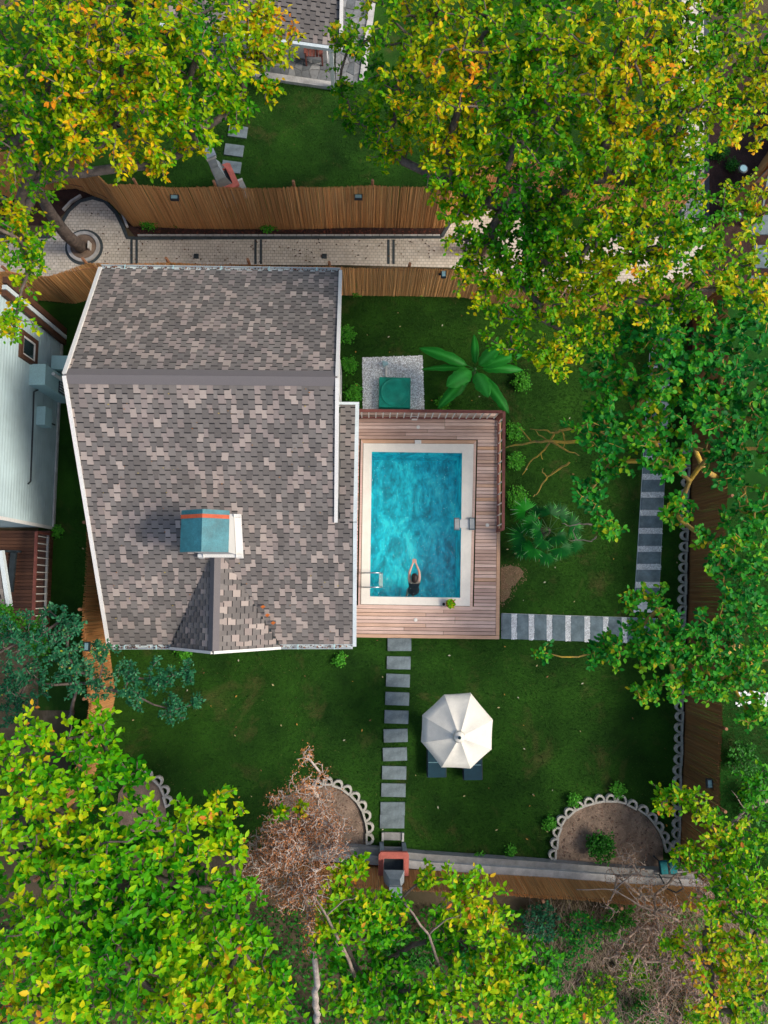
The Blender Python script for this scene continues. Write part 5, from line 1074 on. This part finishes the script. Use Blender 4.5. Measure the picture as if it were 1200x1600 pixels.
# fan palm
fc = P(857,829,.7); fp = thing('fan_palm','fan palm with round clusters of spiky leaves on the lawn right of the deck','palm',(fc.x,fc.y,0))
MB().lathe([(.14,0),(.15,.3),(.11,.6),(.04,.78)],(fc.x,fc.y,0),12).build('trunk','bark',fp,True)
for k,(u,v,z,r,tn) in enumerate([(806,785,1.0,.50,.75),(822,815,1.1,.45,.6),(800,842,.8,.55,.4),(824,868,.95,.45,.6),(800,870,.6,.4,.45),(853,882,.8,.45,.5),(885,868,.9,.45,.45),(912,856,.6,.42,.4),(905,818,.7,.5,.3),(880,795,.8,.45,.25),(862,792,.9,.4,.25),(835,795,.6,.4,.4),(845,850,1.2,.42,.5),(874,842,1.2,.42,.35),(838,828,1.3,.38,.5)]):
    hpt = Vector(P(u,v,z)); a = Vector((fc.x,fc.y,.74)); d = (hpt-a); dh = nrm(np.array([d.x,d.y,d.z*.3])); perp = np.array([-dh[1],dh[0],0]); perp = nrm(perp)
    st = MB().tube([a,lerp(a,hpt,.5)+Vector((0,0,.12)),hpt-d*.3],[.012,.010,.008],5).build('petiole','leaf_stem',fp)
    V = []; f = []; lc = []; rr = np.random.default_rng(k+50); c0 = np.array(hpt)-np.array(d)*.3
    for j,an in enumerate(np.linspace(-1.9,1.9,24)):
        dv = dh*math.cos(an)+perp*math.sin(an); dv[2] += .05-.15*abs(an); dv = nrm(dv); pr_ = nrm(np.cross(dv,[0,0,1.])); L = r*rr.uniform(.8,1.05); b0 = len(V)
        V += [c0, c0+dv*L*.5+pr_*.026, c0+dv*L*.5-pr_*.026+np.array([0,0,.012]), c0+dv*L+np.array([0,0,-.10*L])]; f += [(b0,b0+1,b0+2),(b0+1,b0+3,b0+2)]
        hl = rr.random() < .22; lc += [tn]*3+[.97 if hl else tn]
        if hl: lc[-3] = .97
    bulk('frond', np.array(V), np.array(f), 'leaf_palm', fp, lc=np.array(lc))
# ------------------------------------------------------------------ grass blades and fallen leaves
def scatter(poly, n, holes):
    xs = [p[0] for p in poly]; ys_ = [p[1] for p in poly]; x = RNG.uniform(min(xs),max(xs),n); y = RNG.uniform(min(ys_),max(ys_),n)
    ok = inpoly(x,y,poly)
    for h in holes: ok &= ~inpoly(x,y,h)
    return x[ok], y[ok]
def wpoly(px,z=0): return [tuple(P(u,v,z))[:2] for u,v in px]
hol = [wpoly([(545,636),(786,636),(784,1000),(545,1000)],.2), wpoly([(560,552),(668,552),(668,645),(560,645)]), wpoly(hp), wpoly([(1014,470),(1054,470),(1036,830),(1030,966),(986,966),(993,830)]), wpoly(B1+[(1036,1360),(866,1348)]), wpoly(B2+[(572,1325),(440,1318),(440,1250)]), wpoly(B3+[(262,1300),(180,1300),(185,1240)]), [(wx0,wy0),(wx1,wy0),(wx1,wy1),(wx0,wy1)], wpoly([(780,884),(818,884),(818,930),(782,942)])]
for i, v_ in enumerate([1007,1035.5,1063,1091.5,1120,1149,1178,1207,1234,1263,1283]):
    u_ = 624-(v_-1007)*.041; hol.append(wpoly([(u_-19,v_-10.5),(u_+19,v_-10.5),(u_+19,v_+10.5),(u_-19,v_+10.5)]))
def grass(name, poly, n, holes, label, z=.006, tone=.45, mat='grass_blade'):
    x, y = scatter(poly, n, holes); N = len(x); an = RNG.random(N)*6.28; L = RNG.uniform(.03,.07,N); w_ = RNG.uniform(.005,.009,N); le = RNG.uniform(.2,1.1,N)
    dx, dy = np.cos(an), np.sin(an); Z = np.full(N,z)
    V = np.stack([np.stack([x-dy*w_,y+dx*w_,Z],-1),np.stack([x+dy*w_,y-dx*w_,Z],-1),np.stack([x+dx*L*le,y+dy*L*le,Z+L],-1)],1).reshape(-1,3)
    lc = np.clip(tone+.16*np.sin(x*.9+1)*np.sin(y*.7)+RNG.normal(0,.2,N),0,1)
    o = bulk(name, V, np.arange(N*3).reshape(-1,3), mat, None, lc=np.repeat(lc,3), kind='stuff'); tag(o,label,'grass')
grass('lawn_grass', wpoly(lawn_px), 210000, hol, 'short dark green grass of the pool garden lawn')
grass('back_lawn_grass', wpoly([(110,110),(700,110),(690,345),(205,348),(150,290)]), 40000, [], 'short dark green grass of the lawn beyond the long fence')
grass('side_lawn_grass', wpoly([(1084,800),(1260,800),(1260,1370),(1072,1370)]), 40000, [], 'short bright grass beyond the right reed fence', .01, .8)
def litter(name, poly, n, label, z, cols, s=(.02,.05), holes=()):
    x, y = scatter(poly, n, list(holes)); mb = MB()
    for a, b_ in zip(x,y):
        r = random.uniform(*s); q = random.random()*6.28; c, d = math.cos(q)*r, math.sin(q)*r
        mb.add([(a-c,b_-d,z),(a+d*.5,b_-c*.5,z+.012),(a+c,b_+d,z+.004),(a-d*.5,b_+c*.5,z+.012)],[(0,1,2,3)],random.choice(cols))
    o = mb.build(name,'litter_mat',None,kind='stuff'); tag(o,label,'leaves')
litter('fallen_leaves', wpoly(lawn_px), 260, 'small pale and orange leaves scattered on the pool garden lawn', .05, [(.5,.4,.2),(.5,.25,.05),(.45,.42,.3),(.25,.12,.05)], holes=hol)
litter('path_leaves', wpoly([(100,320),(180,320),(205,375),(680,374),(680,412),(75,415)]), 330, 'dry brown leaves scattered on the brick path', .036, [(.10,.05,.03),(.16,.08,.04),(.06,.035,.025)], (.02,.05))
litter('mulch_leaves', wpoly([(215,352),(690,352),(690,368),(215,368)]), 900, 'red brown leaf litter on the mulch below the long fence', .018, [(.10,.03,.022),(.16,.05,.03),(.06,.03,.022)], (.02,.05))
litter('bed_litter', wpoly(B1+[(1036,1360),(866,1348)]), 500, 'bark chips and dry leaves in the large lower right bed', .036, [(.22,.13,.09),(.12,.07,.05),(.3,.2,.14)], (.015,.05))
litter('bare_patch_litter', wpoly([(781,882),(812,880),(824,892),(822,908),(808,922),(800,938),(786,948),(781,946)]), 700, 'crumbs of dry earth and chips on the bare lawn patch', .02, [(.36,.21,.12),(.26,.15,.09),(.42,.27,.16),(.10,.09,.03)], (.008,.022))
litter('dead_tree_litter', wpoly(B2+[(572,1325),(440,1318),(440,1250)]), 400, 'dry leaves and chips in the bed behind the dead tree', .036, [(.25,.15,.1),(.14,.08,.06),(.34,.24,.19)], (.015,.04))
lt = MB()
for _ in range(90):
    p = onmain(random.uniform(150,530),random.uniform(600,1000)); r = random.uniform(.015,.04)
    if p.y > BL.y+.1: lt.box(p+Vector((0,0,.03)),(r,r*.6,.004),random.random()*3,random.choice([(.4,.3,.05),(.3,.12,.03),(.2,.12,.06)]),1,Matrix.Rotation(math.atan2(ZR-ZE2,RL.y-BL.y),3,'X'))
tag(lt.build('roof_leaves','litter_mat',None,kind='stuff'),'tiny dry leaves blown onto the house roof','leaves')
for k,(u,v) in enumerate([(412,948),(419,961),(428,973)]):
    p = onmain(u,v); mb = MB(); r = .07
    mb.add([(p.x-r,p.y,p.z+.13),(p.x,p.y-r*.7,p.z+.16),(p.x+r,p.y+.01,p.z+.13),(p.x,p.y+r*.7,p.z+.17)],[(0,1,2,3)],(.5,.14,.03)); tag(mb.build('fallen_leaf','litter_mat'),'orange leaf on the roof right of the dormer, '+['upper','middle','lower'][k]+' of three','leaf','orange leaves on the roof')
# undergrowth outside the bottom fence
x, y = scatter(wpoly([(-50,1410),(1250,1420),(1250,1700),(-50,1700)]), 26000, []); N = len(x)
cl = np.sin(x*1.3+2)*np.sin(y*1.7)+.5*np.sin(x*3.1)*np.sin(y*2.7+1); keep = (cl > -.1+.5*RNG.random(N)) | (x < P(830,1500).x); x, y, cl = x[keep], y[keep], cl[keep]; N = len(x)
az = RNG.random(N)*6.28; out = np.stack([np.cos(az),np.sin(az),RNG.uniform(-.2,.9,N)],-1)
o = leaves('undergrowth', np.stack([x,y,RNG.uniform(.02,.35,N)],-1), out, np.array([0,0,1])+RNG.normal(0,.5,(N,3)), RNG.uniform(.05,.13,N), np.clip(.35+.25*cl+RNG.normal(0,.18,N),0,1), 'leaf_shrub', None); o['kind'] = 'stuff'; tag(o,'wild low green undergrowth beyond the bottom fence','undergrowth')
mb = MB()
for _ in range(15000):
    q = P(random.uniform(820,1230),random.uniform(1405,1640)); an = random.random()*6.28; L = random.uniform(.15,.5); z = random.uniform(.05,.4); c, d = math.cos(an)*L, math.sin(an)*L
    w_ = .006; mb.add([(q.x-w_,q.y,z-.03),(q.x+w_,q.y,z-.03),(q.x+c,q.y+d,z+random.uniform(0,.2))],[(0,1,2)],random.choice([(.34,.25,.18),(.44,.34,.26),(.24,.16,.12),(.38,.31,.17)]))
o = mb.build('dry_grass','litter_mat',None,kind='stuff'); tag(o,'tangled dry grass and fine twigs at the bottom right','dry grass')
pebbles('white_rocks', [P(1152,1082),P(1230,1078),P(1230,1106),P(1150,1104)], 160, .07, None, .03); pebbles('white_stones', [P(815,1415),P(855,1412),P(850,1465),P(825,1465)], 40, .06, None, .03)
